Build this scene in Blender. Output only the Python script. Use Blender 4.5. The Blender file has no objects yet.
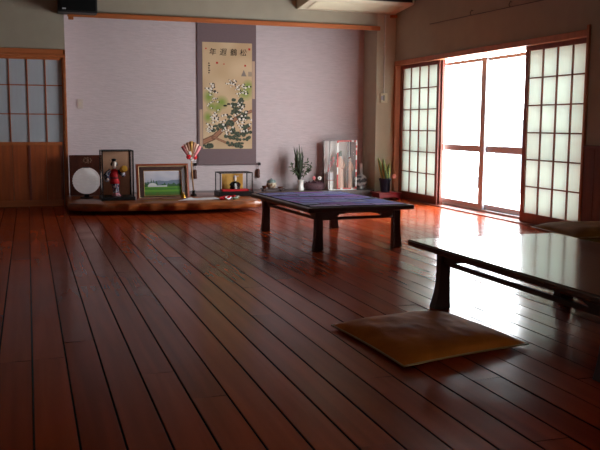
import bpy, bmesh, math, random
from mathutils import Vector, Matrix, noise
random.seed(7)
SC = bpy.context.scene
COL = SC.collection
PI = math.pi

# ------------------------------------------------------------------ helpers
def s(r, g, b):
    def f(c):
        c /= 255.0
        return c / 12.92 if c <= 0.04045 else ((c + 0.055) / 1.055) ** 2.4
    return (f(r), f(g), f(b))

def mat(name, col, rough=0.6, spec=0.5, metal=0.0, coat=0.0, var=0.0, vscale=(6, 6, 6), bump=0.0, bscale=(40, 40, 40), detail=4):
    """principled material, optional noise variation of colour and noise bump"""
    m = bpy.data.materials.new(name); m.use_nodes = True
    n = m.node_tree.nodes; l = m.node_tree.links
    p = n['Principled BSDF']
    p.inputs['Roughness'].default_value = rough
    p.inputs['Specular IOR Level'].default_value = spec
    p.inputs['Metallic'].default_value = metal
    p.inputs['Coat Weight'].default_value = coat
    p.inputs['Coat Roughness'].default_value = 0.08
    p.inputs['Base Color'].default_value = (*col, 1)
    tc = n.new('ShaderNodeTexCoord')
    def nz(scale):
        mp = n.new('ShaderNodeMapping'); mp.inputs['Scale'].default_value = scale
        l.new(tc.outputs['Object'], mp.inputs['Vector'])
        t = n.new('ShaderNodeTexNoise'); t.inputs['Scale'].default_value = 1; t.inputs['Detail'].default_value = detail
        l.new(mp.outputs['Vector'], t.inputs['Vector'])
        return t
    if var > 0:
        t = nz(vscale)
        r = n.new('ShaderNodeValToRGB')
        r.color_ramp.elements[0].position = 0.3; r.color_ramp.elements[1].position = 0.7
        r.color_ramp.elements[0].color = (*[c * (1 - var) for c in col], 1)
        r.color_ramp.elements[1].color = (*[min(1, c * (1 + var)) for c in col], 1)
        l.new(t.outputs['Fac'], r.inputs['Fac']); l.new(r.outputs['Color'], p.inputs['Base Color'])
    if bump > 0:
        t = nz(bscale)
        b = n.new('ShaderNodeBump'); b.inputs['Strength'].default_value = bump; b.inputs['Distance'].default_value = 0.01
        l.new(t.outputs['Fac'], b.inputs['Height']); l.new(b.outputs['Normal'], p.inputs['Normal'])
    return m

def attr_mat(name, rough=0.7, spec=0.3, bump=0.0, bscale=60):
    """colour comes from the mesh's own 'Col' attribute (artwork, woven pattern)"""
    m = bpy.data.materials.new(name); m.use_nodes = True
    n = m.node_tree.nodes; l = m.node_tree.links; p = n['Principled BSDF']
    a = n.new('ShaderNodeAttribute'); a.attribute_name = 'Col'
    l.new(a.outputs['Color'], p.inputs['Base Color'])
    p.inputs['Roughness'].default_value = rough; p.inputs['Specular IOR Level'].default_value = spec
    if bump:
        t = n.new('ShaderNodeTexNoise'); t.inputs['Scale'].default_value = bscale
        tc = n.new('ShaderNodeTexCoord'); l.new(tc.outputs['Object'], t.inputs['Vector'])
        b = n.new('ShaderNodeBump'); b.inputs['Strength'].default_value = bump; b.inputs['Distance'].default_value = 0.004
        l.new(t.outputs['Fac'], b.inputs['Height']); l.new(b.outputs['Normal'], p.inputs['Normal'])
    return m

def glass_mat(name, tint=(1, 1, 1), ior=1.45, rough=.02):
    m = bpy.data.materials.new(name); m.use_nodes = True
    n = m.node_tree.nodes; l = m.node_tree.links; n.clear()
    o = n.new('ShaderNodeOutputMaterial'); mx = n.new('ShaderNodeMixShader')
    t = n.new('ShaderNodeBsdfTransparent'); t.inputs['Color'].default_value = (*tint, 1)
    g = n.new('ShaderNodeBsdfGlossy'); g.inputs['Roughness'].default_value = rough
    f = n.new('ShaderNodeFresnel'); gm = n.new('ShaderNodeNewGeometry'); mr = n.new('ShaderNodeMapRange')
    mr.inputs['To Min'].default_value = ior; mr.inputs['To Max'].default_value = 1 / ior   # leaving the pane: no total reflection
    l.new(gm.outputs['Backfacing'], mr.inputs['Value']); l.new(mr.outputs[0], f.inputs['IOR'])
    l.new(f.outputs['Fac'], mx.inputs['Fac']); l.new(t.outputs['BSDF'], mx.inputs[1]); l.new(g.outputs['BSDF'], mx.inputs[2])
    l.new(mx.outputs['Shader'], o.inputs['Surface'])
    return m

def paper_mat(name, col, trans, fibre=0.08):
    m = bpy.data.materials.new(name); m.use_nodes = True
    n = m.node_tree.nodes; l = m.node_tree.links; n.clear()
    o = n.new('ShaderNodeOutputMaterial'); ad = n.new('ShaderNodeAddShader')
    d = n.new('ShaderNodeBsdfDiffuse'); d.inputs['Color'].default_value = (*col, 1)
    t = n.new('ShaderNodeBsdfTranslucent')
    tc = n.new('ShaderNodeTexCoord'); mp = n.new('ShaderNodeMapping'); mp.inputs['Scale'].default_value = (60, 60, 6)
    nz = n.new('ShaderNodeTexNoise'); nz.inputs['Scale'].default_value = 1.0; nz.inputs['Detail'].default_value = 3
    r = n.new('ShaderNodeValToRGB')
    r.color_ramp.elements[0].color = (*[c * (1 - fibre) for c in trans], 1); r.color_ramp.elements[1].color = (*[c * (1 + fibre) for c in trans], 1)
    l.new(tc.outputs['Object'], mp.inputs['Vector']); l.new(mp.outputs['Vector'], nz.inputs['Vector'])
    l.new(nz.outputs['Fac'], r.inputs['Fac']); l.new(r.outputs['Color'], t.inputs['Color'])
    l.new(d.outputs['BSDF'], ad.inputs[0]); l.new(t.outputs['BSDF'], ad.inputs[1]); l.new(ad.outputs['Shader'], o.inputs['Surface'])
    return m

def merge(bm, tmp):
    me = bpy.data.meshes.new('t'); tmp.to_mesh(me); tmp.free(); bm.from_mesh(me); bpy.data.meshes.remove(me)

def NB():
    return bmesh.new()

def box(bm, x0, x1, y0, y1, z0, z1, bev=0.0, seg=2, M=None):
    t = bmesh.new()
    bmesh.ops.create_cube(t, size=1)
    for v in t.verts:
        v.co = Vector((x0 + (v.co.x + .5) * (x1 - x0), y0 + (v.co.y + .5) * (y1 - y0), z0 + (v.co.z + .5) * (z1 - z0)))
    if bev > 0:
        bmesh.ops.bevel(t, geom=t.edges[:], offset=bev, segments=seg, affect='EDGES', profile=0.5)
    if M is not None: bmesh.ops.transform(t, matrix=M, verts=t.verts)
    merge(bm, t); return bm

def prism(bm, pts, a, b, axis='y', bev=0.0):
    """extrude polygon pts between a and b along axis. axis y: pts=(x,z); x: pts=(y,z); z: pts=(x,y)"""
    t = bmesh.new()
    def P(q, w):
        return {'y': (q[0], w, q[1]), 'x': (w, q[0], q[1]), 'z': (q[0], q[1], w)}[axis]
    A = [t.verts.new(P(q, a)) for q in pts]; B = [t.verts.new(P(q, b)) for q in pts]
    k = len(pts)
    t.faces.new(A); t.faces.new(B[::-1])
    for i in range(k): t.faces.new((A[i], B[i], B[(i + 1) % k], A[(i + 1) % k]))
    bmesh.ops.recalc_face_normals(t, faces=t.faces)
    if bev > 0:
        bmesh.ops.bevel(t, geom=[e for e in t.edges if e.calc_face_angle(0) > 0.6], offset=bev, segments=2, affect='EDGES', profile=0.5)
    merge(bm, t); return bm

def tube(bm, pts, rad, n=8, cap=True):
    t = bmesh.new()
    pts = [Vector(p) for p in pts]
    if not hasattr(rad, '__len__'): rad = [rad] * len(pts)
    rings = []
    up = Vector((0, 0, 1))
    d0 = (pts[1] - pts[0]).normalized()
    if abs(d0.dot(up)) > .95: up = Vector((1, 0, 0))
    for i, p in enumerate(pts):
        d = (pts[min(i + 1, len(pts) - 1)] - pts[max(i - 1, 0)]).normalized()
        a = d.cross(up).normalized(); b = d.cross(a).normalized()
        rings.append([t.verts.new(p + (a * math.cos(2 * PI * k / n) + b * math.sin(2 * PI * k / n)) * rad[i]) for k in range(n)])
    for i in range(len(pts) - 1):
        for k in range(n): t.faces.new((rings[i][k], rings[i][(k + 1) % n], rings[i + 1][(k + 1) % n], rings[i + 1][k]))
    if cap:
        t.faces.new(rings[0]); t.faces.new(rings[-1])
    bmesh.ops.recalc_face_normals(t, faces=t.faces)
    merge(bm, t); return bm

def lathe(bm, prof, n=28, c=(0, 0, 0), sx=1.0, sy=1.0, M=None):
    """revolve profile [(r,z)...] about z at c; r 0 closes to a pole"""
    t = bmesh.new(); rings = []
    for r, z in prof:
        if r < 1e-6: rings.append([t.verts.new((c[0], c[1], c[2] + z))])
        else: rings.append([t.verts.new((c[0] + sx * r * math.cos(2 * PI * k / n), c[1] + sy * r * math.sin(2 * PI * k / n), c[2] + z)) for k in range(n)])
    for A, B in zip(rings[:-1], rings[1:]):
        for k in range(n):
            k2 = (k + 1) % n
            if len(A) == 1 and len(B) == 1: continue
            if len(A) == 1: t.faces.new((A[0], B[k2], B[k]))
            elif len(B) == 1: t.faces.new((A[k], A[k2], B[0]))
            else: t.faces.new((A[k], A[k2], B[k2], B[k]))
    for R in (rings[0], rings[-1]):
        if len(R) > 1: t.faces.new(R)
    bmesh.ops.recalc_face_normals(t, faces=t.faces)
    if M is not None: bmesh.ops.transform(t, matrix=M, verts=t.verts)
    merge(bm, t); return bm

def ball(bm, c, r, sx=1, sy=1, sz=1, n=20):
    k = n // 2
    return lathe(bm, [(r * math.sin(PI * i / k), -sz * r * math.cos(PI * i / k)) for i in range(k + 1)], n, c, sx, sy)

def obj(name, bm, m, parent=None, smooth=False, ang=None, loc=None):
    me = bpy.data.meshes.new(name); bm.to_mesh(me); bm.free()
    if m is not None: me.materials.append(m)
    o = bpy.data.objects.new(name, me); COL.objects.link(o)
    if smooth:
        me.polygons.foreach_set('use_smooth', [True] * len(me.polygons))
        if ang is not None:
            me.set_sharp_from_angle(angle=ang)
    if parent: o.parent = parent
    if loc: o.location = loc
    return o

def tag(o, label, cat, group=None, kind=None):
    o['label'] = label; o['category'] = cat
    if group: o['group'] = group
    if kind: o['kind'] = kind
    return o

def thing(name, label, cat, loc=(0, 0, 0), rz=0.0, group=None):
    o = bpy.data.objects.new(name, None); COL.objects.link(o)
    o.empty_display_size = 0.05
    o.location = loc; o.rotation_euler = (0, 0, rz)
    return tag(o, label, cat, group)

def struct(name, bm, m, parent=None, **k):
    o = obj(name, bm, m, parent, **k)
    if parent is None: o['kind'] = 'structure'
    return o

def sthing(name, loc=(0, 0, 0)):
    o = bpy.data.objects.new(name, None); COL.objects.link(o); o.location = loc; o['kind'] = 'structure'; return o

def painted(name, W, H, nx, ny, fn, m, parent, loc, rot=(0, 0, 0), th=0.002, dz=None):
    """flat sheet in its local XZ plane facing -y (x: 0..W, z: 0..H), coloured per vertex by fn(u,v); real thickness th"""
    bm = bmesh.new()
    cl = bm.verts.layers.float_color.new('Col')
    vs = [[bm.verts.new((W * i / nx, 0 if dz is None else dz(i / nx, j / ny), H * j / ny)) for i in range(nx + 1)] for j in range(ny + 1)]
    for j in range(ny):
        for i in range(nx): bm.faces.new((vs[j][i], vs[j][i + 1], vs[j + 1][i + 1], vs[j + 1][i]))
    for j in range(ny + 1):
        for i in range(nx + 1): vs[j][i][cl] = (*fn(i / nx, j / ny), 1)
    # back and rim
    bk = bmesh.ops.duplicate(bm, geom=bm.verts[:] + bm.faces[:])
    bv = [g for g in bk['geom'] if isinstance(g, bmesh.types.BMVert)]
    bf = [g for g in bk['geom'] if isinstance(g, bmesh.types.BMFace)]
    for v in bv: v.co.y += th
    for f in bf: f.normal_flip()
    be = [e for e in bm.edges if e.is_boundary]
    bmesh.ops.bridge_loops(bm, edges=be)
    o = obj(name, bm, m, parent); o.location = loc; o.rotation_euler = rot
    return o

def mix(a, b, t):
    t = max(0, min(1, t)); return tuple(x + (y - x) * t for x, y in zip(a, b))

# ------------------------------------------------------------------ materials
M_wall = mat('plaster olive', s(166, 157, 140), 0.9, 0.2, bump=0.15, bscale=(120, 120, 120), var=0.04)
M_column = mat('plaster column', s(190, 182, 162), 0.9, 0.2, bump=0.15, bscale=(120, 120, 120), var=0.03)
M_paperwall = mat('alcove wallpaper', s(200, 185, 187), 0.85, 0.2, var=0.055, vscale=(9, 9, 60), bump=0.5, bscale=(14, 14, 70))
M_ceil = mat('ceiling boards', s(104, 76, 52), 0.8, 0.2, var=0.1, vscale=(2, 30, 1))
M_orange = mat('honey cedar trim', s(176, 98, 52), 0.45, 0.4, var=0.16, vscale=(1.5, 30, 30))
M_orangev = mat('honey cedar boards', s(166, 84, 40), 0.5, 0.35, var=0.25, vscale=(22, 10, 1.6))
M_redwood = mat('red brown window wood', s(120, 58, 42), 0.45, 0.4, var=0.15, vscale=(20, 20, 2))
M_lattice = mat('lattice wood', s(126, 66, 52), 0.5, 0.4)
M_post = mat('reddish jamb', s(178, 108, 72), 0.45, 0.4, var=0.12, vscale=(20, 20, 2))
M_darkpanel = mat('dark wainscot', s(96, 44, 26), 0.45, 0.4, var=0.25, vscale=(18, 18, 1.5))
M_alu = mat('pale bronze aluminium', s(196, 200, 206), 0.5, 0.5)
M_shoji = paper_mat('shoji paper', (0.38, 0.38, 0.37), (0.55, 0.57, 0.55))
M_dimpaper = mat('grey pane paper', s(182, 188, 196), 0.7, 0.3, var=0.03, vscale=(30, 30, 3))
M_glass = glass_mat('window glass', (0.96, 0.98, 0.98))
M_caseglass = glass_mat('case glass', (0.985, 0.99, 0.985), 1.13, .14)
M_darkwood = mat('dark lacquered wood', s(72, 50, 46), 0.35, 0.5, var=0.25, vscale=(20, 3, 20), coat=0.15)
M_legwood = mat('dark leg wood', s(70, 46, 42), 0.4, 0.5, var=0.2, vscale=(20, 20, 3))
M_tabletop2 = mat('polished dark tabletop', s(70, 38, 28), 0.17, 0.55, var=0.3, vscale=(22, 2.2, 20), coat=0.35, bump=0.03, bscale=(30, 4, 30))
M_slabtop = mat('burl slab wood', s(136, 72, 34), 0.28, 0.5, var=0.45, vscale=(5, 14, 14), coat=0.1)
M_black = mat('black lacquer', s(18, 14, 14), 0.4, 0.25)
M_blackplastic = mat('black plastic', s(24, 23, 24), 0.5, 0.5)
M_grille = mat('speaker cloth', s(14, 14, 15), 0.9, 0.2, bump=0.4, bscale=(300, 300, 300))
M_cushion = mat('tan leather', s(180, 98, 36), 0.75, 0.06, var=0.2, vscale=(7, 7, 7), bump=0.3, bscale=(16, 16, 16))
M_cushion2 = mat('olive brown leather', s(136, 92, 42), 0.8, 0.04, var=0.15, vscale=(7, 7, 7), bump=0.3, bscale=(16, 16, 16))
M_piping = mat('cushion piping', s(158, 122, 84), 0.4, 0.4)
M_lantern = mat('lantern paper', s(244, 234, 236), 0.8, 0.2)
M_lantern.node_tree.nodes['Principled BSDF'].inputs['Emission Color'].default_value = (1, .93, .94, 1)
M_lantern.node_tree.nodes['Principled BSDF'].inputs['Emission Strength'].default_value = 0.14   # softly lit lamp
M_board = mat('old dark board', s(72, 34, 24), 0.6, 0.15, var=0.4, vscale=(10, 10, 5), bump=0.3, bscale=(22, 22, 9))
M_gold = mat('dull gold card', s(190, 142, 114), 0.6, 0.3, var=0.06)
M_goldleaf = mat('gold leaf', s(196, 146, 66), 0.45, 0.5, metal=0.15, var=0.08)
M_brass = mat('brass', s(214, 160, 60), 0.3, 0.5, metal=0.8)
M_red = mat('red silk', s(202, 22, 36), 0.6, 0.3, var=0.12, vscale=(60, 60, 60))
M_redlac = mat('red lacquer', s(140, 20, 30), 0.35, 0.5)
M_white = mat('white glaze', s(236, 234, 228), 0.25, 0.5)
M_whitepaper = mat('white paper', s(226, 226, 230), 0.8, 0.2)
M_skin = mat('doll face powder', s(236, 218, 208), 0.6, 0.3)
M_hair = mat('black hair', s(14, 12, 14), 0.5, 0.4)
M_pink = mat('pink silk', s(222, 136, 140), 0.6, 0.3)
M_palepink = mat('pale pink robe', s(240, 204, 186), 0.7, 0.3, var=0.08, vscale=(20, 20, 8))
M_green = mat('leaf green', s(78, 92, 60), 0.55, 0.4, var=0.25, vscale=(30, 30, 10))
M_dgreen = mat('dark leaf green', s(50, 58, 42), 0.55, 0.4, var=0.3, vscale=(30, 30, 10))
M_snake = mat('snake leaf', s(96, 116, 62), 0.45, 0.4, var=0.4, vscale=(14, 14, 40))
M_snakeedge = mat('snake leaf yellow margin', s(214, 206, 120), 0.45, 0.4)
M_bluepot = mat('dark blue glaze', s(34, 40, 56), 0.3, 0.5)
M_soil = mat('soil', s(50, 36, 28), 0.95, 0.1)
M_cream = mat('cream plastic', s(222, 214, 190), 0.5, 0.4)
M_conduit = mat('white conduit', s(206, 204, 198), 0.5, 0.4)
M_mount = mat('scroll silk mount', s(120, 102, 105), 0.85, 0.15, var=0.05, vscale=(80, 80, 80))
M_beigeband = mat('beige side band', s(190, 160, 138), 0.8, 0.2)
M_ink = mat('sumi ink', s(18, 16, 18), 0.8, 0.2)
M_seal = mat('vermilion seal', s(190, 60, 48), 0.8, 0.2)
M_art = attr_mat('brush painting', 0.9, 0.1)
M_oil = attr_mat('oil painting', 0.5, 0.3, 0.2, 90)
M_cloth = attr_mat('woven tablecloth', 0.85, 0.15, 0.3, 220)
M_kimono = attr_mat('figured kimono', 0.7, 0.2)
M_ground = mat('pale concrete yard', s(188, 188, 184), 0.9, 0.1, var=0.1, vscale=(1, 1, 1))

# ------------------------------------------------------------------ room numbers
XR, YF, YA, XL, YB, ZC = 4.787, 10.297, 10.747, -3.2, -1.6, 2.8
AX0, AX1 = 0.452, 4.512            # alcove left / right
OY0, OY1, OZ = 6.235, 10.24, 1.80     # clear opening in the right wall

# ------------------------------------------------------------------ floor of separate planks
def build_floor():
    bm = bmesh.new()
    cl = bm.verts.layers.float_color.new('Col')
    w, x0, gap, bev = 0.1374, -0.0139, 0.0021, 0.0024
    k0 = int(math.floor((XL - x0) / w)); k1 = int(math.ceil((XR + 0.16 - x0) / w))
    rnd = random.Random(3)
    for k in range(k0, k1 + 1):
        xa, xb = x0 + k * w + gap, x0 + (k + 1) * w - gap
        xa = max(xa, XL - .1); xb = min(xb, XR + 0.06)
        if xb - xa < 0.02: continue
        y = YB - rnd.random() * 2.5
        while y < YF + 0.1:
            L = rnd.choice((1.82, 2.73, 3.64)) * rnd.uniform(.9, 1.1); ya, yb = y, min(y + L, YF + 0.1) - 0.0012
            t = rnd.uniform(-.0009, .0009); h = rnd.uniform(-.0003, .0003)
            tone = rnd.random()
            cup = rnd.uniform(-.0007, .0004)
            nx = 6; rows = []
            xs = [xa, xa + bev] + [xa + bev + (xb - xa - 2 * bev) * i / nx for i in range(1, nx)] + [xb - bev, xb]
            ny = max(1, int((yb - ya) / 0.45))
            ph = rnd.random() * 10
            for j in range(ny + 1):
                yy = ya + (yb - ya) * j / ny; row = []
                for i, x in enumerate(xs):
                    u = (x - (xa + xb) / 2) / ((xb - xa) / 2)
                    z = h + t * u + cup * (1 - u * u) + 0.0004 * math.sin(yy * 1.7 + ph)
                    if i in (0, len(xs) - 1): z -= bev * 1.3
                    v = bm.verts.new((x, yy, z)); v[cl] = (tone, .5, 1.0 if i in (0, len(xs) - 1) or j in (0, ny) and False else 0.0, 1); row.append(v)
                rows.append(row)
            for a, b in zip(rows[:-1], rows[1:]):
                for i in range(len(xs) - 1): bm.faces.new((a[i], a[i + 1], b[i + 1], b[i]))
            # plank sides down to the sub-floor
            for side in (0, -1):
                low = [bm.verts.new((r[side].co.x, r[side].co.y, -0.02)) for r in rows]
                for v in low: v[cl] = (tone, .5, 1, 1)
                for q in range(len(rows) - 1):
                    f = (rows[q][side], rows[q + 1][side], low[q + 1], low[q])
                    bm.faces.new(f if side == 0 else f[::-1])
            y += L
    box(bm, XL - .1, XR + .06, YB - .1, YF + .5, -0.06, -0.019)
    bm.verts.ensure_lookup_table()
    for v in bm.verts[-8:]: v[cl] = (0, .5, 1, 1)
    m = bpy.data.materials.new('varnished cedar planks'); m.use_nodes = True
    n = m.node_tree.nodes; l = m.node_tree.links; p = n['Principled BSDF']
    a = n.new('ShaderNodeAttribute'); a.attribute_name = 'Col'
    sp = n.new('ShaderNodeSeparateColor'); l.new(a.outputs['Color'], sp.inputs['Color'])
    r = n.new('ShaderNodeValToRGB')
    e = r.color_ramp.elements
    e[0].color = (*s(132, 46, 20), 1); e[1].color = (*s(176, 72, 34), 1)
    x = e.new(0.5); x.color = (*s(156, 58, 26), 1)
    l.new(sp.outputs['Red'], r.inputs['Fac'])
    tc = n.new('ShaderNodeTexCoord')
    # grain: noise stretched along the plank, shifted per plank
    mp = n.new('ShaderNodeMapping'); mp.inputs['Scale'].default_value = (18, .8, 1)
    cm = n.new('ShaderNodeCombineXYZ'); ml = n.new('ShaderNodeMath'); ml.operation = 'MULTIPLY'; ml.inputs[1].default_value = 40
    l.new(sp.outputs['Red'], ml.inputs[0]); l.new(ml.outputs[0], cm.inputs['Y'])
    l.new(cm.outputs[0], mp.inputs['Location'])
    l.new(tc.outputs['Object'], mp.inputs['Vector'])
    g = n.new('ShaderNodeTexNoise'); g.inputs['Scale'].default_value = 1; g.inputs['Detail'].default_value = 2; g.inputs['Distortion'].default_value = .5
    l.new(mp.outputs['Vector'], g.inputs['Vector'])
    gr = n.new('ShaderNodeValToRGB'); gr.color_ramp.elements[0].position = .3; gr.color_ramp.elements[1].position = .72
    gr.color_ramp.elements[0].color = (.80, .78, .76, 1); gr.color_ramp.elements[1].color = (1.08, 1.07, 1.06, 1)
    l.new(g.outputs['Fac'], gr.inputs['Fac'])
    mm = n.new('ShaderNodeMix'); mm.data_type = 'RGBA'; mm.blend_type = 'MULTIPLY'; mm.inputs['Factor'].default_value = 1
    l.new(r.outputs['Color'], mm.inputs['A']); l.new(gr.outputs['Color'], mm.inputs['B'])
    # near-black colour along the gaps between planks
    dk = n.new('ShaderNodeMix'); dk.data_type = 'RGBA'; l.new(sp.outputs['Blue'], dk.inputs['Factor'])
    dk.inputs['B'].default_value = (.006, .004, .003, 1)
    l.new(mm.outputs['Result'], dk.inputs['A']); l.new(dk.outputs['Result'], p.inputs['Base Color'])
    # worn varnish: roughness patches and slow ripples
    n2 = n.new('ShaderNodeTexNoise'); n2.inputs['Scale'].default_value = 2.2; n2.inputs['Detail'].default_value = 2
    l.new(tc.outputs['Object'], n2.inputs['Vector'])
    rr = n.new('ShaderNodeMapRange'); rr.inputs['From Min'].default_value = .3; rr.inputs['From Max'].default_value = .7
    rr.inputs['To Min'].default_value = 0.16; rr.inputs['To Max'].default_value = 0.24
    l.new(n2.outputs['Fac'], rr.inputs['Value']); l.new(rr.outputs[0], p.inputs['Roughness'])
    mp2 = n.new('ShaderNodeMapping'); mp2.inputs['Scale'].default_value = (16, 5, 1)
    l.new(tc.outputs['Object'], mp2.inputs['Vector'])
    n3 = n.new('ShaderNodeTexNoise'); n3.inputs['Scale'].default_value = 1; n3.inputs['Detail'].default_value = 3
    l.new(mp2.outputs['Vector'], n3.inputs['Vector'])
    b = n.new('ShaderNodeBump'); b.inputs['Strength'].default_value = 0.015; b.inputs['Distance'].default_value = 0.01
    l.new(n3.outputs['Fac'], b.inputs['Height']); l.new(b.outputs['Normal'], p.inputs['Normal'])
    p.inputs['Specular IOR Level'].default_value = 0.12; p.inputs['Specular Tint'].default_value = (1, .55, .42, 1)   # red lacquer
    struct('floor', bm, m, smooth=True, ang=.35)
build_floor()

# ------------------------------------------------------------------ walls
b = NB()
box(b, XL, AX0 + 0.0, YF, YF + .12, 1.872, ZC)                      # above the left doors
box(b, AX0, AX1, YF, YF + .12, 2.30, ZC)                            # above the alcove
struct('wall_front', b, M_wall)
b = NB(); box(b, AX1, XR + .30, YF, YA + .06, -0.02, ZC, 0.004)
struct('wall_column', b, M_column)
b = NB(); box(b, AX0 - .1, AX1, YA, YA + .1, -0.02, ZC)
struct('wall_alcove', b, M_paperwall)
b = NB(); box(b, AX0 - .1, AX0, YF + .045, YA, -0.02, ZC)
struct('wall_alcove_left', b, M_paperwall)
b = NB(); box(b, AX0, AX1, YF + .12, YA, 2.55, 2.60)
struct('ceiling_alcove', b, M_ceil)
b = NB(); box(b, AX0, AX1, YF - 0.0, YA, 0.0, 0.115, 0.004)
struct('floor_alcove', b, M_darkwood)
b = NB(); box(b, XL, AX0 - .1, YF + .045, YF + .16, -.02, 1.9)
struct('wall_behind_doors', b, M_wall)
b = NB(); box(b, XL - .1, XL, YB - .1, YF + .2, -.06, ZC); struct('wall_left', b, M_wall)
b = NB()
RX0, RX1, RZ0, RZ1 = 0.9, 2.3, 1.26, 1.74             # unseen window added behind the camera for soft fill light
box(b, XL, RX0, YB - .1, YB, -.06, ZC); box(b, RX1, XR + .3, YB - .1, YB, -.06, ZC)
box(b, RX0, RX1, YB - .1, YB, -.06, RZ0); box(b, RX0, RX1, YB - .1, YB, RZ1, ZC)
struct('wall_rear', b, M_wall)
w3 = sthing('fill_window', ((RX0 + RX1) / 2, YB - .05, RZ0))
hw = (RX1 - RX0) / 2; b = NB()
for x in (-hw, -.025, hw - .05): box(b, x, x + .05, -.03, .03, .05, RZ1 - RZ0 - .05, .002)
box(b, -hw, hw, -.03, .03, 0, .05, .002); box(b, -hw, hw, -.03, .03, RZ1 - RZ0 - .05, RZ1 - RZ0, .002)
struct('sash_frame', b, M_alu, w3)
for x0, x1 in ((-hw + .05, -.025), (.025, hw - .05)):
    b = NB(); box(b, x0, x1, -.003, .003, .05, RZ1 - RZ0 - .05); struct('pane', b, M_glass, w3)
b = NB(); box(b, XL - .1, XR + .3, YB - .1, YA + .1, ZC, ZC + .1); struct('ceiling', b, M_ceil)
b = NB()
box(b, XR, XR + .28, YB, OY0 - .035, -.06, ZC)
box(b, XR, XR + .28, OY0 - .035, YF, OZ + .06, ZC)
struct('wall_right', b, M_wall)

# trims
b = NB(); box(b, AX0 + .04, 4.545, YF - .035, YF - .0, 2.262, 2.318, .004)
box(b, AX0 + .05, AX0 + .11, YF - .03, YF - .0, 2.228, 2.262, .003)
struct('trim_1', b, M_orange)                                        # alcove lintel batten
b = NB(); box(b, XL, AX0 + .004, YF - .02, YF + .02, 1.815, 1.874, .004)
box(b, XL, AX0 + .004, YF - .03, YF + .02, 1.778, 1.815, .003)
struct('trim_2', b, M_orange)                                        # lintel over the left doors
b = NB(); box(b, AX0 - .026, AX0 + .004, YF - .02, YF + .04, 0.0, 1.872, .003)
struct('trim_3', b, M_orange)                                        # post at the alcove's left edge
b = NB()
box(b, XR - .015, XR + .26, OY0 - .035, OY1 + .05, OZ, OZ + .062, .004)       # lintel
box(b, XR - .02, XR + .26, OY0 - .035, OY0, 0.0, OZ + .10, .004)               # near jamb
box(b, XR - .015, XR + .26, OY1, YF - .002, 0.0, OZ, .004)                   # far jamb
struct('trim_4', b, M_post)
b = NB(); box(b, XR + .0, XR + .26, OY0, OY1, -.01, .012, .003)
struct('trim_5', b, M_redwood)                                       # sill track
b = NB()
y = OY0 - .035
while y > YB + .2:
    box(b, XR - .014, XR, y - .148, y - .002, 0.06, 0.80, .003); y -= .15
box(b, XR - .024, XR, YB, OY0 - .035, 0.80, 0.832, .004)
box(b, XR - .02, XR, YB, OY0 - .035, 0.0, 0.06, .004)
struct('trim_6', b, M_darkpanel)                                     # wainscot by the window
b = NB(); box(b, 4.70, XR - .002, YF - .05, YF, 2.44, 2.475, .003)
struct('trim_7', b, M_orange)
b = NB(); box(b, AX0 - .02, AX0 + .022, YF - .06, YF - .021, 0.0, 0.105, .004)
struct('trim_8', b, M_conduit)                                       # pale corner guard at the post foot

# ------------------------------------------------------------------ left doors (paper above, boards below)
def left_door(name, x0, x1):
    d = sthing(name, ((x0 + x1) / 2, YF + .012, 0)); w = (x1 - x0) / 2
    f = NB()
    box(f, -w, -w + .018, -.015, .018, 0.0, 1.778, .002); box(f, w - .018, w, -.015, .018, 0.0, 1.778, .002)
    box(f, -w + .03, w - .03, -.015, .018, 1.75, 1.778, .002); box(f, -w + .03, w - .03, -.015, .018, 0.735, 0.775, .002)
    box(f, -w + .03, w - .03, -.015, .018, 0.0, 0.075, .002)
    struct('door_frame', f, M_orange, d)
    l = NB(); n = round((2 * w) / .2068)
    for i in range(1, n):
        x = -w + .006 + (2 * w - .006) * i / n; box(l, x - .0055, x + .0055, -.002, .006, .775, 1.75)
    for z in (1.107, 1.448): box(l, -w + .018, w - .018, -.001, .0055, z - .006, z + .006)
    struct('lattice', l, M_orangev, d)
    p = NB(); box(p, -w + .018, w - .018, .006, .010, .775, 1.75); struct('paper_pane', p, M_dimpaper, d)
    bd = NB(); nb = 4; W = 2 * (w - .03)
    for i in range(nb):
        xa = -w + .03 + W * i / nb; box(bd, xa + .002, xa + W / nb - .002, -.004, .012, .075, .735, .002)
    struct('lower_boards', bd, M_orangev, d)
    br = NB()
    for i in (0, nb // 2, nb):
        xa = -w + .03 + W * i / nb; xa = min(max(xa, -w + .045), w - .045)
        box(br, xa - .014, xa + .014, -.011, -.003, .075, .735, .002)
    struct('batten', br, M_redwood, d)
left_door('door_1', -0.404, AX0 - .027)
left_door('door_2', -1.225, -0.408)
left_door('door_3', -2.058, -1.229)
b = NB(); box(b, XL, -2.062, YF, YF + .045, 0, 1.778); struct('wall_door_end', b, M_wall)

# ------------------------------------------------------------------ shoji screens on the right
def shoji(name, y0, y1, x):
    d = sthing(name, (x, (y0 + y1) / 2, 0.012)); w = (y1 - y0) / 2; H = OZ - .012
    f = NB(); st = .058
    box(f, 0, .028, -w, -w + st, 0, H, .002); box(f, 0, .028, w - st, w, 0, H, .002)
    box(f, 0, .028, -w + st, w - st, H - .045, H, .002); box(f, 0, .028, -w + st, w - st, 0, .098, .002)
    struct('shoji_frame', f, M_redwood, d)
    l = NB()
    za, zb = .098, H - .045
    for i in range(1, 4):
        yy = -w + st + (2 * w - 2 * st) * i / 4; box(l, .006, .020, yy - .0075, yy + .0075, za, zb)
    for j in range(1, 6):
        zz = za + (zb - za) * j / 6; box(l, .007, .019, -w + st, w - st, zz - .0065, zz + .0065)
    struct('lattice', l, M_lattice, d)
    p = NB(); box(p, .0203, .0213, -w + st, w - st, za, zb)
    struct('paper_pane', p, M_shoji, d)
shoji('door_4', 9.125, OY1 - .005, XR + .055)
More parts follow.
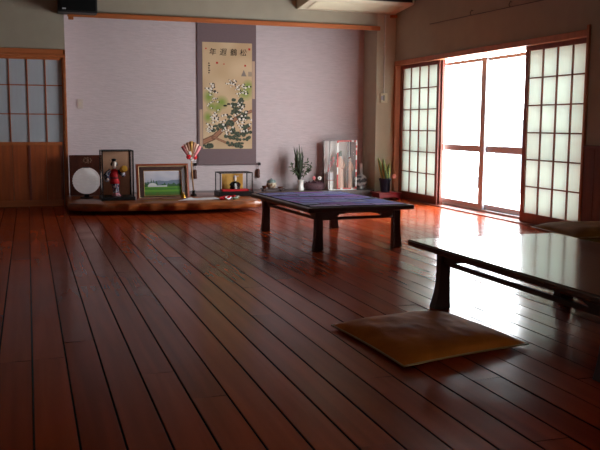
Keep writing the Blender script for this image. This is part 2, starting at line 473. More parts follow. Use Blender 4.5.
shoji('door_5', 9.125, OY1 - .03, XR + .095)
shoji('door_6', OY0 + .003, 7.285, XR + .055)
shoji('door_7', OY0 + .03, 7.32, XR + .095)
# bright edge post behind the far screens
b = NB(); box(b, XR + .085, XR + .125, 9.095, 9.122, 0.012, OZ, .003); struct('trim_9', b, M_lattice)

# sliding glass doors
def sash(name, y0, y1, x):
    d = sthing(name, (x, (y0 + y1) / 2, 0.0)); w = (y1 - y0) / 2; st = .105
    f = NB()
    box(f, 0, .03, -w, -w + st, 0.03, 1.775, .003); box(f, 0, .03, w - st, w, 0.03, 1.775, .003)
    box(f, 0, .03, -w + st, w - st, 1.735, 1.775, .003); box(f, 0, .03, -w + st, w - st, .03, .095, .003)
    box(f, 0, .03, -w + st, w - st, .695, .77, .003)
    struct('sash_frame', f, M_alu, d)
    for za, zb in ((.095, .695), (.77, 1.735)):
        g = NB(); box(g, .013, .017, -w + st, w - st, za, zb); struct('pane', g, M_glass, d)
sash('window_1', 8.235, 10.20, XR + .180)
sash('window_2', 6.32, 8.345, XR + .216)
b = NB(); box(b, XR + .17, XR + .27, OY0, OY1, .012, .035, .002)
struct('trim_10', b, M_alu)

# outside
b = NB(); box(b, XR + .282, XR + 1.0, 2.0, 12.0, -.20, -.08)   # narrow veranda, beyond it only bright haze; struct('ground', b, M_ground)
def hill():
    bm = NB(); n = 60; rows = []
    for j in range(8):
        row = []
        for i in range(n + 1):
            y = 20 + i / n * 100; h = 5.5 + 2.6 * noise.noise((y * .06, 3, 0)) + 1.1 * noise.noise((y * .3, 9, 0))
            t = j / 7; row.append(bm.verts.new((70 + 14 * t, y, -.2 + h * math.sin(t * PI / 2) - 9 * (1 - t))))
        rows.append(row)
    for a, c in zip(rows[:-1], rows[1:]):
        for i in range(n): bm.faces.new((a[i], a[i + 1], c[i + 1], c[i]))
    struct('hill', bm, mat('hazy hillside', (.085, .095, .105), .9, .1, var=.4, vscale=(.15, .15, .3)), smooth=True)
hill()

# ------------------------------------------------------------------ low tables
def cloud(L, zt, zb, blk, n=8):
    """lower outline of an apron from -L to L: end blocks with a stepped ogee curve up to zt"""
    pts = [(-L, zb), (-L + blk, zb)]
    pts += [(-L + blk + .012, zb + .35 * (zt - zb)), (-L + blk + .035, zb + .55 * (zt - zb)), (-L + blk + .045, zb + .78 * (zt - zb)),
            (-L + blk + .085, zb + .84 * (zt - zb)), (-L + blk + .10, zt)]
    return pts + [(-x, z) for x, z in pts[::-1]]

def low_table(name, label, hx, hy, h, lx, ly, topm, loc, rz, flare=.016):
    t = thing(name, label, 'table', loc, rz)
    th = .038
    b = NB(); box(b, -hx, hx, -hy, hy, h - th, h, .010, 3)
    obj('tabletop', b, topm, t)
    lw = .072
    for sx in (-1, 1):
        for sy in (-1, 1):
            l = NB(); N = 8; rings = []
            bmt = bmesh.new()
            for i in range(N + 1):
                q = i / N; z = (h - th) * (1 - q)
                fl = flare * max(0, (q - .35) / .65) ** 2
                a, c = lw / 2 - .004, lw / 2 - .012
                xo, xi = sx * (lx + a + fl), sx * (lx - a - fl * .15)
                yo, yi = sy * (ly + c + fl * .7), sy * (ly - c - fl * .15)
                rings.append([bmt.verts.new(v) for v in ((xi, yi, z), (xo, yi, z), (xo, yo, z), (xi, yo, z))])
            for A, B in zip(rings[:-1], rings[1:]):
                for k in range(4): bmt.faces.new((A[k], A[(k + 1) % 4], B[(k + 1) % 4], B[k]))
            bmt.faces.new(rings[0]); bmt.faces.new(rings[-1])
            bmesh.ops.recalc_face_normals(bmt, faces=bmt.faces)
            bmesh.ops.bevel(bmt, geom=[e for e in bmt.edges if e.calc_face_angle(0) > 0.8], offset=.004, segments=2, affect='EDGES', profile=.5)
            merge(l, bmt)
            obj('leg', l, M_legwood, t)
    zt, zb = h - th - .020, .262
    for sy in (-1, 1):
        L = lx - lw / 2 + .004
        a = NB(); pts = cloud(L, zt, zb, .105) + [(L, h - th), (-L, h - th)]
        prism(a, pts, sy * ly - .011, sy * ly + .011, 'y')
        box(a, -L, L, sy * ly - .009, sy * ly + .009, zb - .020, zb + .004, .002)
        obj('apron', a, M_legwood, t)
    for sx in (-1, 1):
        L = ly - lw / 2 + .012
        a = NB(); pts = cloud(L, zt, zb, .10) + [(L, h - th), (-L, h - th)]
        prism(a, pts, sx * lx - .011, sx * lx + .011, 'x')
        box(a, sx * lx - .009, sx * lx + .009, -L, L, zb - .020, zb + .004, .002)
        obj('apron', a, M_legwood, t)
    return t
H1 = .352
T1L, T1R = (2.489, 6.719, 0), .054
low_table('low_table', 'low dark wooden table under a purple patterned cloth in the room middle', .470, .731, H1, .348, .635, M_darkwood, T1L, T1R)
low_table('low_table', 'low dark wooden table with bare polished top at the right edge', .492, .925, .353, .395, .675, M_tabletop2, (2.546, 3.262, 0), .012, .028)

# patterned cloth over the first table
def cloth():
    W, Hh, nx, ny = .86, 1.37, 120, 190
    rnd = random.Random(11)
    cols = [s(150, 146, 222), s(104, 104, 196), s(182, 100, 186), s(160, 156, 226), s(128, 122, 188), s(196, 116, 196), s(176, 178, 206), s(112, 112, 206)]
    dark = s(20, 16, 30)
    # patchwork: strips across the width, cut by dark bars that lean
    edges = [0]
    while edges[-1] < 1: edges.append(edges[-1] + rnd.uniform(.07, .15))
    strip = [rnd.choice(cols) for _ in edges]
    def fn(u, v):
        vv = v + .05 * (u - .5)
        i = max(k for k, e in enumerate(edges) if e <= max(0, vv))
        f = vv - edges[i]
        j = int((u * 3.0 + .37 * (i % 3)))
        r2 = random.Random(i * 17 + j * 5)
        c = mix(strip[i], r2.choice(cols), .6)
        st = .5 + .5 * math.sin(vv * 320)
        c = mix(c, dark, .12 * st)
        if f < .014: c = dark
        fu = (u * 3.0 + .37 * (i % 3)) % 1
        if fu < .035: c = dark
        # broad dark bars
        for cc, k, wd in ((.26, .34, .034), (.62, -.28, .030), (.86, .24, .026)):
            if abs(v - cc - k * (u - .5)) < wd * (.55 + .45 * math.sin(u * 5 + cc * 9)): c = dark
        if u < .025 or u > .975 or v < .014 or v > .986: c = s(34, 28, 52)
        return mix(c, (.02, .02, .03), .18 * (noise.noise((u * 14, v * 22, 1)) + .5))
    bm = bmesh.new()
    cl = bm.verts.layers.float_color.new('Col')
    top = [[None] * (nx + 1) for _ in range(ny + 1)]
    for j in range(ny + 1):
        for i in range(nx + 1):
            u, v = i / nx, j / ny
            wr = .0035 * max(0, noise.noise((u * 3 + v * 2, v * 4, 4))) + .002 * abs(noise.noise((u * 9, v * 9, 2)))
            wob = .008 * noise.noise((u * 3, v * 3, 8)) * (1 if (i in (0, nx) or j in (0, ny)) else .5)
            z = .0042 + wr
            vt = bm.verts.new((-W / 2 + W * u + wob, -Hh / 2 + Hh * v + wob * .6, z)); vt[cl] = (*fn(u, v), 1); top[j][i] = vt
    for j in range(ny):
        for i in range(nx): bm.faces.new((top[j][i], top[j][i + 1], top[j + 1][i + 1], top[j + 1][i]))
    rim = [top[0][i] for i in range(nx + 1)] + [top[j][nx] for j in range(1, ny + 1)] + [top[ny][i] for i in range(nx - 1, -1, -1)] + [top[j][0] for j in range(ny - 1, 0, -1)]
    low = []
    for v in rim:
        q = bm.verts.new((v.co.x, v.co.y, .0008)); q[cl] = v[cl]; low.append(q)
    k = len(rim)
    for i in range(k): bm.faces.new((rim[i], low[i], low[(i + 1) % k], rim[(i + 1) % k]))
    bm.faces.new(low[::-1])
    o = obj('tablecloth', bm, M_cloth, None, smooth=True, ang=.9)
    o.location = (T1L[0], T1L[1], H1); o.rotation_euler = (0, 0, T1R)
    tag(o, 'purple and indigo striped patchwork cloth spread flat over the low table', 'tablecloth')
cloth()

# ------------------------------------------------------------------ floor cushions
def cushion(label, quad, z0, th, m, seed, group=None):
    """square zabuton spanning the four floor points of quad, thick in the middle with pinched corners"""
    cx = sum(q[0] for q in quad) / 4; cy = sum(q[1] for q in quad) / 4
    t = thing('floor_cushion', label, 'cushion', (cx, cy, z0), 0, group)
    Q = [Vector((q[0] - cx, q[1] - cy, 0)) for q in quad]
    n = 36; bm = bmesh.new()
    def pos(u, v):
        a = Q[0].lerp(Q[1], u); d = Q[3].lerp(Q[2], u); return a.lerp(d, v)
    def grid(sgn):
        g = []
        for j in range(n + 1):
            row = []
            for i in range(n + 1):
                u, v = i / n, j / n; U, V = 2 * u - 1, 2 * v - 1
                # edges bow in a little between the pointed corners
                k = 1 - .035 * (1 - U * U) * abs(V) ** 3 ; k2 = 1 - .035 * (1 - V * V) * abs(U) ** 3
                p = pos(.5 + .5 * U * k2, .5 + .5 * V * k)
                e = (max(0, 1 - abs(U) ** 3.2) * max(0, 1 - abs(V) ** 3.2)) ** .55
                mid = .20 * th
                if sgn > 0:
                    z = mid + (th - mid) * e + .006 * e * noise.noise((p.x * 7, p.y * 7, seed)) + .004 * e * noise.noise((p.x * 22, p.y * 9, seed + 3))
                else: z = mid * (1 - min(1, e * 2.2)) + .0006
                row.append(bm.verts.new((p.x, p.y, z)))
            g.append(row)
        return g
    A, B = grid(1), grid(-1)
    for j in range(n):
        for i in range(n):
            bm.faces.new((A[j][i], A[j][i + 1], A[j + 1][i + 1], A[j + 1][i])); bm.faces.new((B[j][i], B[j + 1][i], B[j + 1][i + 1], B[j][i + 1]))
    rim = [A[0][i].co.copy() for i in range(n)] + [A[j][n].co.copy() for j in range(n)] + [A[n][i].co.copy() for i in range(n, 0, -1)] + [A[j][0].co.copy() for j in range(n, 0, -1)]
    bmesh.ops.remove_doubles(bm, verts=bm.verts, dist=.0004)
    bmesh.ops.recalc_face_normals(bm, faces=bm.faces)
    obj('cushion_cover', bm, m, t, smooth=True)
    p = NB(); pts = rim + [rim[0]]
    tube(p, pts, .0045, 6, cap=False)
    obj('piping', p, M_piping, t, smooth=True)
    return t
cushion('flat tan leather floor cushion lying on the planks beside the bare table', [(1.395, 3.68), (2.045, 3.80), (2.130, 3.095), (1.435, 2.945)], .0012, .072, M_cushion, 1)
st = [(3.93, 5.74), (4.60, 5.62), (4.50, 4.98), (3.86, 5.08)]
def mv(q, dx, dy): return [(x + dx, y + dy) for x, y in q]
cushion('brown floor cushion at the bottom of the stack behind the bare table', mv(st, .11, -.02), .0012, .075, M_cushion2, 5)
cushion('brown floor cushion in the middle of the stack behind the bare table', mv(st, .07, .0), .0775, .075, M_cushion2, 6)
cushion('olive brown floor cushion on top of the stack between bare table and window', st, .1535, .085, M_cushion2, 7)

# ------------------------------------------------------------------ live-edge slab
ZS = .130
def slab():
    t = thing('display_slab', 'long polished live-edge wooden slab on low feet along the alcove', 'display platform', (1.48, 9.6, 0))
    ox, oy = 1.48, 9.6
    front = [(.395, 9.26), (.46, 9.19), (.60, 9.09), (.74, 9.05), (.90, 9.04), (1.02, 8.985), (1.14, 9.0), (1.26, 8.955), (1.40, 8.965), (1.52, 8.92), (1.66, 8.94), (1.80, 8.905), (1.98, 8.93), (2.16, 8.95), (2.32, 8.985), (2.45, 9.015), (2.545, 9.07)]
    # smooth the edge with finer wobble
    pts = []
    for (a, c) in zip(front[:-1], front[1:]):
        for k in range(5):
            q = k / 5; x = a[0] + (c[0] - a[0]) * q; y = a[1] + (c[1] - a[1]) * q
            pts.append((x, y))
    pts.append(front[-1])
    back = 10.235
    bm = bmesh.new(); L = []
    zs = [.045, .052, .075, .10, .122, ZS]
    off = [.03, .012, .0, -.004, .004, .018]
    for z, o in zip(zs, off):
        row = [bm.verts.new((x - ox, y - oy + o + .012 * noise.noise((x * 6, z * 25, 2)) + .006 * noise.noise((x * 22, z * 50, 5)), z)) for x, y in pts]
        row += [bm.verts.new((2.56 - ox - o * .4, back - oy, z)), bm.verts.new((.42 - ox, back - oy, z))]
        L.append(row)
    k = len(L[0])
    for A, B in zip(L[:-1], L[1:]):
        for i in range(k): bm.faces.new((A[i], A[(i + 1) % k], B[(i + 1) % k], B[i]))
    bm.faces.new(L[0][::-1]); bm.faces.new(L[-1])
    bmesh.ops.recalc_face_normals(bm, faces=bm.faces)
    obj('slab', bm, M_slabtop, t, smooth=True, ang=.7)
    for x in (.75, 2.2):
        f = NB(); box(f, x - ox - .06, x - ox + .06, 9.42 - oy, 10.1 - oy, 0, .0452, .004); obj('foot', f, M_black, t)
slab()

# ------------------------------------------------------------------ things on the slab
# leaning board
t = thing('wooden_board', 'dark square carved wooden board leaning upright behind the round lantern', 'board', (.665, 10.16, ZS))
b = NB(); R = Matrix.Rotation(-.04, 4, 'X')
box(b, -.205, .205, -.018, .018, 0.002, .49, .006, M=R)
obj('panel', b, M_board, t)
b = NB()
for k in range(9):
    a = k / 9 * 2 * PI; ball(b, (.0 + .045 * math.cos(a), -.02 + .0, .425 + .03 * math.sin(a)), .016, 1, .4, .8, 8)
ball(b, (0, -.02, .425), .024, 1, .5, 1, 10)
bmesh.ops.transform(b, matrix=R, verts=b.verts)
obj('carving', b, mat('carved relief', s(104, 66, 46), .5, .4), t, smooth=True)

# paper lantern
t = thing('paper_lantern', 'round white ribbed paper lantern standing at the left end of the slab', 'lantern', (.632, 9.80, ZS))
b = NB(); prof = []
R0 = .158; n = 96
for i in range(n + 1):
    th = PI * i / n; r = R0 * math.sin(th); z = -R0 * .985 * math.cos(th)
    r *= 1 + .012 * math.cos(i * 2 * PI / 6)
    if r < .035: continue
    prof.append((r, z + .205))
lathe(b, prof, 40); obj('shade', b, M_lantern, t, smooth=True)
b = NB(); lathe(b, [(.0, .0), (.075, .0), (.075, .012), (.03, .02), (.028, .058), (0, .058)], 24); obj('lantern_base', b, M_black, t, smooth=True, ang=.6)
b = NB(); lathe(b, [(.030, .355), (.038, .355), (.038, .362), (.030, .362)], 24); obj('top_ring', b, M_black, t, smooth=True, ang=.6)

def glass_case(t, x0, x1, y0, y1, zb, zt, post, fm, backm, basem, hb, mid=None, back=True):
    """base, frame, four posts in the frame, back panel and panes (local coords)"""
    b = NB(); box(b, x0 - .012, x1 + .012, y0 - .012, y1 + .006, zb, zb + hb, .004); obj('case_base', b, basem, t)
    f = NB(); z0 = zb + hb
    for x in (x0, x1 - post):
        for y in (y0, y1 - post): box(f, x, x + post, y, y + post, z0, zt)
    for x in (x0, x1 - post): box(f, x, x + post, y0 + post, y1 - post, zt - post, zt)
    for y in (y0, y1 - post): box(f, x0 + post, x1 - post, y, y + post, zt - post, zt)
    if mid is not None: box(f, mid - post / 2, mid + post / 2, y0, y0 + post, z0, zt - post)
    obj('case_frame', f, fm, t)
    if back:
        k = NB(); box(k, x0 + post, x1 - post, y1 - post * .7, y1 - post * .4, z0, zt - post); obj('back_panel', k, backm, t)
    tp = NB(); box(tp, x0 + post, x1 - post, y0 + post, y1 - post, zt - post * .7, zt - post * .4); obj('top_panel', tp, basem if back else M_caseglass, t)
    for (a, c, d, e) in ((x0 + post, x1 - post, y0 + post * .4, y0 + post * .6), (x0 + post * .4, x0 + post * .6, y0 + post, y1 - post), (x1 - post * .6, x1 - post * .4, y0 + post, y1 - post)):
        g = NB(); box(g, a, c, d, e, z0, zt - post); obj('pane', g, M_caseglass, t)

# doll case and the standing doll
t = thing('display_case', 'tall black framed glass case with a standing doll in red', 'display case', (.955, 9.56, ZS))
glass_case(t, -.178, .178, -.16, .15, 0, .57, .014, M_black, M_gold, M_black, .042)

def loft(bm, rings, n=20, close=True):
    """rings: (cx, cy, z, rx, ry)"""
    R = []
    for cx, cy, z, rx, ry in rings:
        R.append([bm.verts.new((cx + rx * math.cos(2 * PI * k / n), cy + ry * math.sin(2 * PI * k / n), z)) for k in range(n)])
    for A, B in zip(R[:-1], R[1:]):
        for k in range(n): bm.faces.new((A[k], A[(k + 1) % n], B[(k + 1) % n], B[k]))
    if close: bm.faces.new(R[0][::-1]); bm.faces.new(R[-1])
    return bm

def colour(o, fn):
    me = o.data; a = me.color_attributes.new('Col', 'FLOAT_COLOR', 'POINT')
    for i, v in enumerate(me.vertices): a.data[i].color = (*fn(v.co), 1)

navy, wht, pnk = s(36, 40, 70), s(206, 204, 214), s(214, 150, 160)
def navyfig(p):
    k = noise.noise((p.x * 55, p.y * 55, p.z * 55))
    return wht if k > .22 else (pnk if k < -.42 else navy)
def standing_doll():
    t = thing('doll', 'standing doll in red jacket and navy figured kimono holding a gold drum', 'doll', (.928, 9.545, ZS + .042))
    # kimono skirt: a slight S-pose, narrow hem flaring at the floor
    b = NB(); loft(b, [(.020, 0, .001, .056, .042), (.019, 0, .012, .048, .038), (.016, 0, .04, .034, .030), (.012, 0, .09, .037, .031), (.008, 0, .14, .045, .034), (.004, 0, .160, .046, .035)], 28)
    for k in range(3): bmesh.ops.subdivide_edges(b, edges=[e for e in b.edges if abs(e.verts[0].co.z - e.verts[1].co.z) > .01], cuts=2)
    o = obj('kimono_skirt', b, M_kimono, t, smooth=True)
    colour(o, lambda p: mix(navyfig(p), s(216, 130, 140), 1) if p.z < .035 and noise.noise((p.x * 40, 0, p.z * 60)) > -.2 else navyfig(p))
    b = NB(); loft(b, [(.006, 0, .142, .056, .040), (.002, 0, .175, .050, .038), (-.004, 0, .21, .044, .035), (-.004, 0, .25, .049, .037), (0, 0, .282, .052, .034), (0, 0, .300, .036, .027), (0, 0, .312, .015, .015)], 28)
    obj('jacket', b, M_red, t, smooth=True)
    b = NB()   # obi band at the waist
    loft(b, [(-.003, 0, .198, .0475, .0375), (-.004, 0, .222, .0475, .0375)], 28); obj('sash', b, mat('dark red sash', s(128, 16, 28), .5, .4), t, smooth=True)
    # left sleeve hanging (viewer's left) and raised arm with drum on the right
    b = NB(); tube(b, [(-.045, 0, .290), (-.075, -.012, .262), (-.090, -.02, .235), (-.085, -.035, .215)], [.024, .028, .036, .030], 14); ball(b, (-.088, -.015, .205), .038, .9, .6, 1.25, 16)
    o = obj('sleeve', b, M_kimono, t, smooth=True); colour(o, navyfig)
    b = NB(); tube(b, [(.045, 0, .288), (.075, -.018, .262), (.098, -.03, .272), (.100, -.032, .290)], [.024, .028, .026, .018], 14); ball(b, (.093, -.02, .245), .034, 1.0, .6, .8, 16)
    o = obj('sleeve', b, M_kimono, t, smooth=True); colour(o, navyfig)
    for hx, hz in ((-.080, .196), (.098, .297)):
        b = NB(); ball(b, (hx, -.040, hz), .013, 1, .8, 1.1, 10)
        for q in range(4): tube(b, [(hx - .007 + q * .005, -.047, hz), (hx - .007 + q * .005, -.054, hz + .010), (hx - .006 + q * .005, -.052, hz + .016)], [.003, .0026, .002], 6)
        obj('hand', b, M_skin, t, smooth=True)
    # head with face
    b = NB(); tube(b, [(0, 0, .300), (0, -.002, .330)], [.013, .012], 10)
    hp = [(0, -.040), (.011, -.038), (.019, -.028), (.025, -.012), (.027, .006), (.026, .022), (.020, .034), (.0, .040)]
    lathe(b, hp, 20, (0, -.004, .362), .92, 1.0); tube(b, [(0, -.035, .362), (0, -.039, .354)], [.003, .004], 6)
    hd = obj('head', b, M_skin, t, smooth=True)
    for ex in (-.009, .009):
        e = NB(); ball(e, (ex, -.0285, .366), .0032, 1.4, .5, .7, 8); obj('eye', e, M_hair, hd, smooth=True)
    e = NB(); ball(e, (0, -.0255, .346), .0034, 1.2, .6, .8, 8); obj('mouth', e, M_red, hd, smooth=True)
    b = NB(); ball(b, (0, .008, .376), .033, 1.0, .95, .95, 18); ball(b, (0, .020, .412), .024, 1.3, 1, .75, 14); ball(b, (-.030, .006, .364), .014, .8, 1.2, 1.5, 10); ball(b, (.030, .006, .364), .014, .8, 1.2, 1.5, 10)
    obj('hair', b, M_hair, t, smooth=True)
    b = NB(); tube(b, [(-.03, -.008, .408), (-.05, -.012, .418)], [.005, .007], 8); obj('hairpin', b, M_gold, t, smooth=True)
    b = NB(); ball(b, (.022, -.02, .402), .009, 1, 1, 1, 8); obj('hair_flower', b, M_gold, t, smooth=True)
standing_doll()
t = thing('hand_drum', 'small gold hand drum held up by the standing doll', 'drum', (1.027, 9.482, ZS + .352))
b = NB(); Ry = Matrix.Rotation(PI / 2 - .3, 4, 'X') @ Matrix.Rotation(.3, 4, 'Y')
lathe(b, [(0, -.03), (.036, -.03), (.038, -.024), (.022, -.006), (.022, .006), (.038, .024), (.036, .03), (0, .03)], 22, M=Ry); obj('drum_body', b, M_brass, t, smooth=True, ang=.7)
b = NB()
for k in range(6):
    a = k * PI / 3; tube(b, [Ry @ Vector((.038 * math.cos(a), .038 * math.sin(a), -.027)), Ry @ Vector((.024 * math.cos(a + .3), .024 * math.sin(a + .3), 0)), Ry @ Vector((.038 * math.cos(a + .6), .038 * math.sin(a + .6), .027))], .0018, 5)
obj('cord', b, M_red, t, smooth=True)

# framed landscape painting
def painting():
    t = thing('framed_painting', 'framed landscape painting of a green meadow leaning on the slab', 'painting', (1.480, 9.50, ZS), .09)
    W, Hh = .308, .402
    Rx = Matrix.Rotation(-.13, 4, 'X')
    def fr(inner, outer, y0, y1, y2):
        """mitred frame ring: outer half-width/height rect to inner rect; profile slopes from y0 (outer edge) to y1 (inner edge), back at y2"""
        (ow, oz0, oz1), (iw, iz0, iz1) = outer, inner
        bm = bmesh.new()
        O = [(-ow, oz0), (ow, oz0), (ow, oz1), (-ow, oz1)]; I = [(-iw, iz0), (iw, iz0), (iw, iz1), (-iw, iz1)]
        a = [bm.verts.new((x, y0, z)) for x, z in O]; c = [bm.verts.new((x, y1, z)) for x, z in I]
        d = [bm.verts.new((x, y2, z)) for x, z in I]; e = [bm.verts.new((x, y2, z)) for x, z in O]
        for k in range(4):
            q = (k + 1) % 4
            bm.faces.new((a[k], a[q], c[q], c[k])); bm.faces.new((c[k], c[q], d[q], d[k])); bm.faces.new((d[k], d[q], e[q], e[k])); bm.faces.new((e[k], e[q], a[q], a[k]))
        bmesh.ops.recalc_face_normals(bm, faces=bm.faces)
        bmesh.ops.transform(bm, matrix=Rx, verts=bm.verts); return bm
    r0 = (W, .006, Hh + .006); r1 = (W - .022, .014, Hh - .016); r2 = (W - .034, .019, Hh - .028); r3 = (W - .084, .034, Hh - .070); r4 = (W - .090, .038, Hh - .076)
    obj('outer_frame', fr(r1, r0, -.030, -.034, .010), mat('chestnut frame', s(138, 64, 36), .4, .4, var=.1), t)
    obj('liner', fr(r2, r1, -.030, -.008, .008), mat('cream gilt liner', s(214, 188, 150), .45, .4), t)
    obj('inner_frame', fr(r3, r2, -.012, -.022, .008), M_darkwood, t)
    obj('gilt_lip', fr(r4, r3, -.018, -.006, .008), M_goldleaf, t)
    sky1, sky2 = s(204, 200, 206), s(170, 172, 190); hillc = s(110, 122, 140); tree = s(36, 70, 46); lawn = s(96, 142, 44); lawn2 = s(60, 112, 40); fore = s(86, 86, 40)
    def fn(u, v):
        c = mix(sky2, sky1, (v - .5) * 2 + .5 * noise.noise((u * 4, v * 5, 0)))
        hl = .55 + .10 * u + .06 * noise.noise((u * 4, 2, 0))
        if v < hl: c = hillc
        tl = .44 + .06 * noise.noise((u * 9, 7, 0))
        for x0, hh, ww in ((.10, .63, .035), (.19, .70, .032), (.25, .68, .03), (.33, .62, .04), (.55, .53, .05), (.04, .58, .04), (.80, .52, .09), (.66, .50, .05)):
            d = abs(u - x0)
            if d < ww: tl = max(tl, hh - (hh - .42) * d / ww)
        if v < tl: c = mix(tree, s(70, 104, 60), .5 + .9 * noise.noise((u * 30, v * 30, 1)))
        dome = ((u - .22) / .13) ** 2 + ((v - .37) / .15) ** 2
        if dome < 1 and v > .37: c = s(206, 206, 204)
        if .10 < u < .62 and .36 < v < .41: c = s(198, 198, 200)
        if v < .36: c = mix(lawn2, lawn, .5 + .5 * math.sin(v * 40) + .5 * noise.noise((u * 6, v * 30, 3)))
        if v < .14: c = mix(fore, lawn2, v / .14 + .5 * noise.noise((u * 10, v * 20, 5)))
        return c
    painted('canvas', 2 * (W - .090), Hh - .114, 90, 74, fn, M_oil, t, Rx @ Vector((-(W - .090), -.005, .038)), (-.13, 0, 0), .004)
    b = NB(); box(b, -W + .03, W - .03, .010, .014, .03, Hh - .02, M=Rx); obj('backing_board', b, M_gold, t)
    b = NB(); box(b, -.02, .02, .0, .008, 0, .33, M=Matrix.Translation((0, .115, .004)) @ Matrix.Rotation(.17, 4, 'X')); obj('easel_strut', b, M_darkwood, t)
painting()

# lucky arrow ornament with fan head
def ornament():
    t = thing('fan_ornament', 'tall stick ornament with red, pink and gold fan head beside the painting', 'ornament', (1.895, 9.80, ZS))
    b = NB(); lathe(b, [(0, 0), (.038, 0), (.038, .014), (.018, .03), (.016, .055), (.022, .066), (0, .066)], 18); obj('stand', b, M_black, t, smooth=True, ang=.7)
    b = NB(); tube(b, [(0, 0, .06), (-.018, 0, .30), (-.032, 0, .60)], [.0085, .008, .006], 8); obj('shaft', b, mat('bamboo stick', s(186, 140, 96), .5, .3), t, smooth=True)
    cols = [M_pink, M_palepink, M_gold, M_goldleaf, M_gold, M_palepink, M_pink]
    for k in range(7):
        a = -.52 + k * 1.04 / 6
        bm = NB(); L = .235 - .03 * abs(k - 3) / 3; R = []
        for i in range(9):
            q = i / 8; w = .006 + .026 * q ** .8 * (1 if q < .85 else 1 - (q - .85) * 2.5)
            d = Vector((math.sin(a), -.012 * math.sin(PI * q) - .003 * k, math.cos(a))) ; c = Vector((-.028, 0, .43)) + Vector((d.x * L * q, -.02 + d.y, d.z * L * q))
            sd = Vector((math.cos(a), 0, -math.sin(a)))
            R.append([bm.verts.new(c - sd * w), bm.verts.new(c + Vector((0, -.008, 0))), bm.verts.new(c + sd * w), bm.verts.new(c + Vector((0, .004, 0)))])
        for A, B in zip(R[:-1], R[1:]):
            for z in range(4): bm.faces.new((A[z], A[(z + 1) % 4], B[(z + 1) % 4], B[z]))
        bm.faces.new(R[0]); bm.faces.new(R[-1])
        bmesh.ops.recalc_face_normals(bm, faces=bm.faces)
        obj('petal', bm, cols[k], t, smooth=True)
    for (x, z, m, r) in ((-.062, .475, M_red, .030), (.012, .470, M_red, .028), (-.028, .450, M_white, .026), (-.045, .520, M_white, .024), (.004, .520, M_pink, .026)):
        b = NB()
        for k in range(6):
            a = k * PI / 3; ball(b, (x + .55 * r * math.cos(a), -.042, z + .55 * r * math.sin(a)), r * .55, 1, .5, 1, 8)
        ball(b, (x, -.050, z), r * .35, 1, 1, 1, 8); obj('blossom', b, m, t, smooth=True)
ornament()

# sheet of paper, bell, red-and-white cord bow
t = NB()
def sheet():
    bm = NB(); n = 12; q = [(1.60, 9.20), (2.12, 9.25), (2.10, 9.50), (1.80, 9.43)]
    cx, cy = 1.88, 9.38; R = []
    for j in range(n + 1):
        row = []
        for i in range(n + 1):
            u, v = i / n, j / n
            x = (q[0][0] * (1 - u) + q[1][0] * u) * (1 - v) + (q[3][0] * (1 - u) + q[2][0] * u) * v
            y = (q[0][1] * (1 - u) + q[1][1] * u) * (1 - v) + (q[3][1] * (1 - u) + q[2][1] * u) * v
            row.append((x - cx, y - cy, .004 + .004 * noise.noise((u * 3, v * 2, 0)) + .010 * max(0, .12 - u) / .12 * v))
        R.append(row)
    A = [[bm.verts.new(p) for p in r] for r in R]; B = [[bm.verts.new((p[0], p[1], max(.0005, p[2] - .003))) for p in r] for r in R]
    for j in range(n):
        for i in range(n):
            bm.faces.new((A[j][i], A[j][i + 1], A[j + 1][i + 1], A[j + 1][i])); bm.faces.new((B[j][i], B[j + 1][i], B[j + 1][i + 1], B[j][i + 1]))
    for side in ([(0, i) for i in range(n + 1)], [(n, i) for i in range(n + 1)], [(i, 0) for i in range(n + 1)], [(i, n) for i in range(n + 1)]):
        for p, r in zip(side[:-1], side[1:]):
            bm.faces.new((A[p[0]][p[1]], A[r[0]][r[1]], B[r[0]][r[1]], B[p[0]][p[1]]))
    bmesh.ops.recalc_face_normals(bm, faces=bm.faces)
    o = obj('paper_sheet', bm, M_whitepaper, None, smooth=True, ang=.6, loc=(cx, cy, ZS))
    tag(o, 'white sheet of paper lying flat on the slab in front of the painting', 'paper')
sheet()
t.free()
t = thing('hand_bell', 'little gold bell beside the white paper at the painting corner', 'bell', (1.70, 9.42, ZS + .012))
b = NB(); lathe(b, [(.0, .0), (.030, 0), (.031, .004), (.024, .016), (.020, .034), (.012, .046), (0, .050)], 18); obj('bell_body', b, M_brass, t, smooth=True)
b = NB(); ball(b, (0, 0, .058), .011, 1, 1, 1, 10); obj('bell_knob', b, M_goldleaf, t, smooth=True)

t = thing('cord_ornament', 'red, white and green knotted cord ornament lying before the small glass case', 'ornament', (2.20, 9.20, ZS))
def loop(cx, cy, rx, ry, rot, m, r=.008, zz=.012):
    b = NB(); pts = []
    for k in range(21):
        a = 2 * PI * k / 20; x, y = rx * math.cos(a), ry * math.sin(a)
        pts.append((cx + x * math.cos(rot) - y * math.sin(rot), cy + x * math.sin(rot) + y * math.cos(rot), zz + .022 * (1 + math.sin(a + 1)) * .5))
    tube(b, pts, r, 8, cap=False); obj('cord_loop', b, m, t, smooth=True)
loop(-.055, 0, .06, .032, .3, M_red, .011); loop(.055, .01, .055, .030, -.3, M_white, .010); loop(-.02, -.02, .045, .025, .9, M_whitepaper, .009, .014); loop(.07, -.03, .04, .018, .5, M_green, .008); loop(.03, .03, .05, .02, -.9, M_red, .009, .022)
b = NB(); ball(b, (0, 0, .028), .022, 1, 1, .9, 12); obj('knot', b, M_red, t, smooth=True)

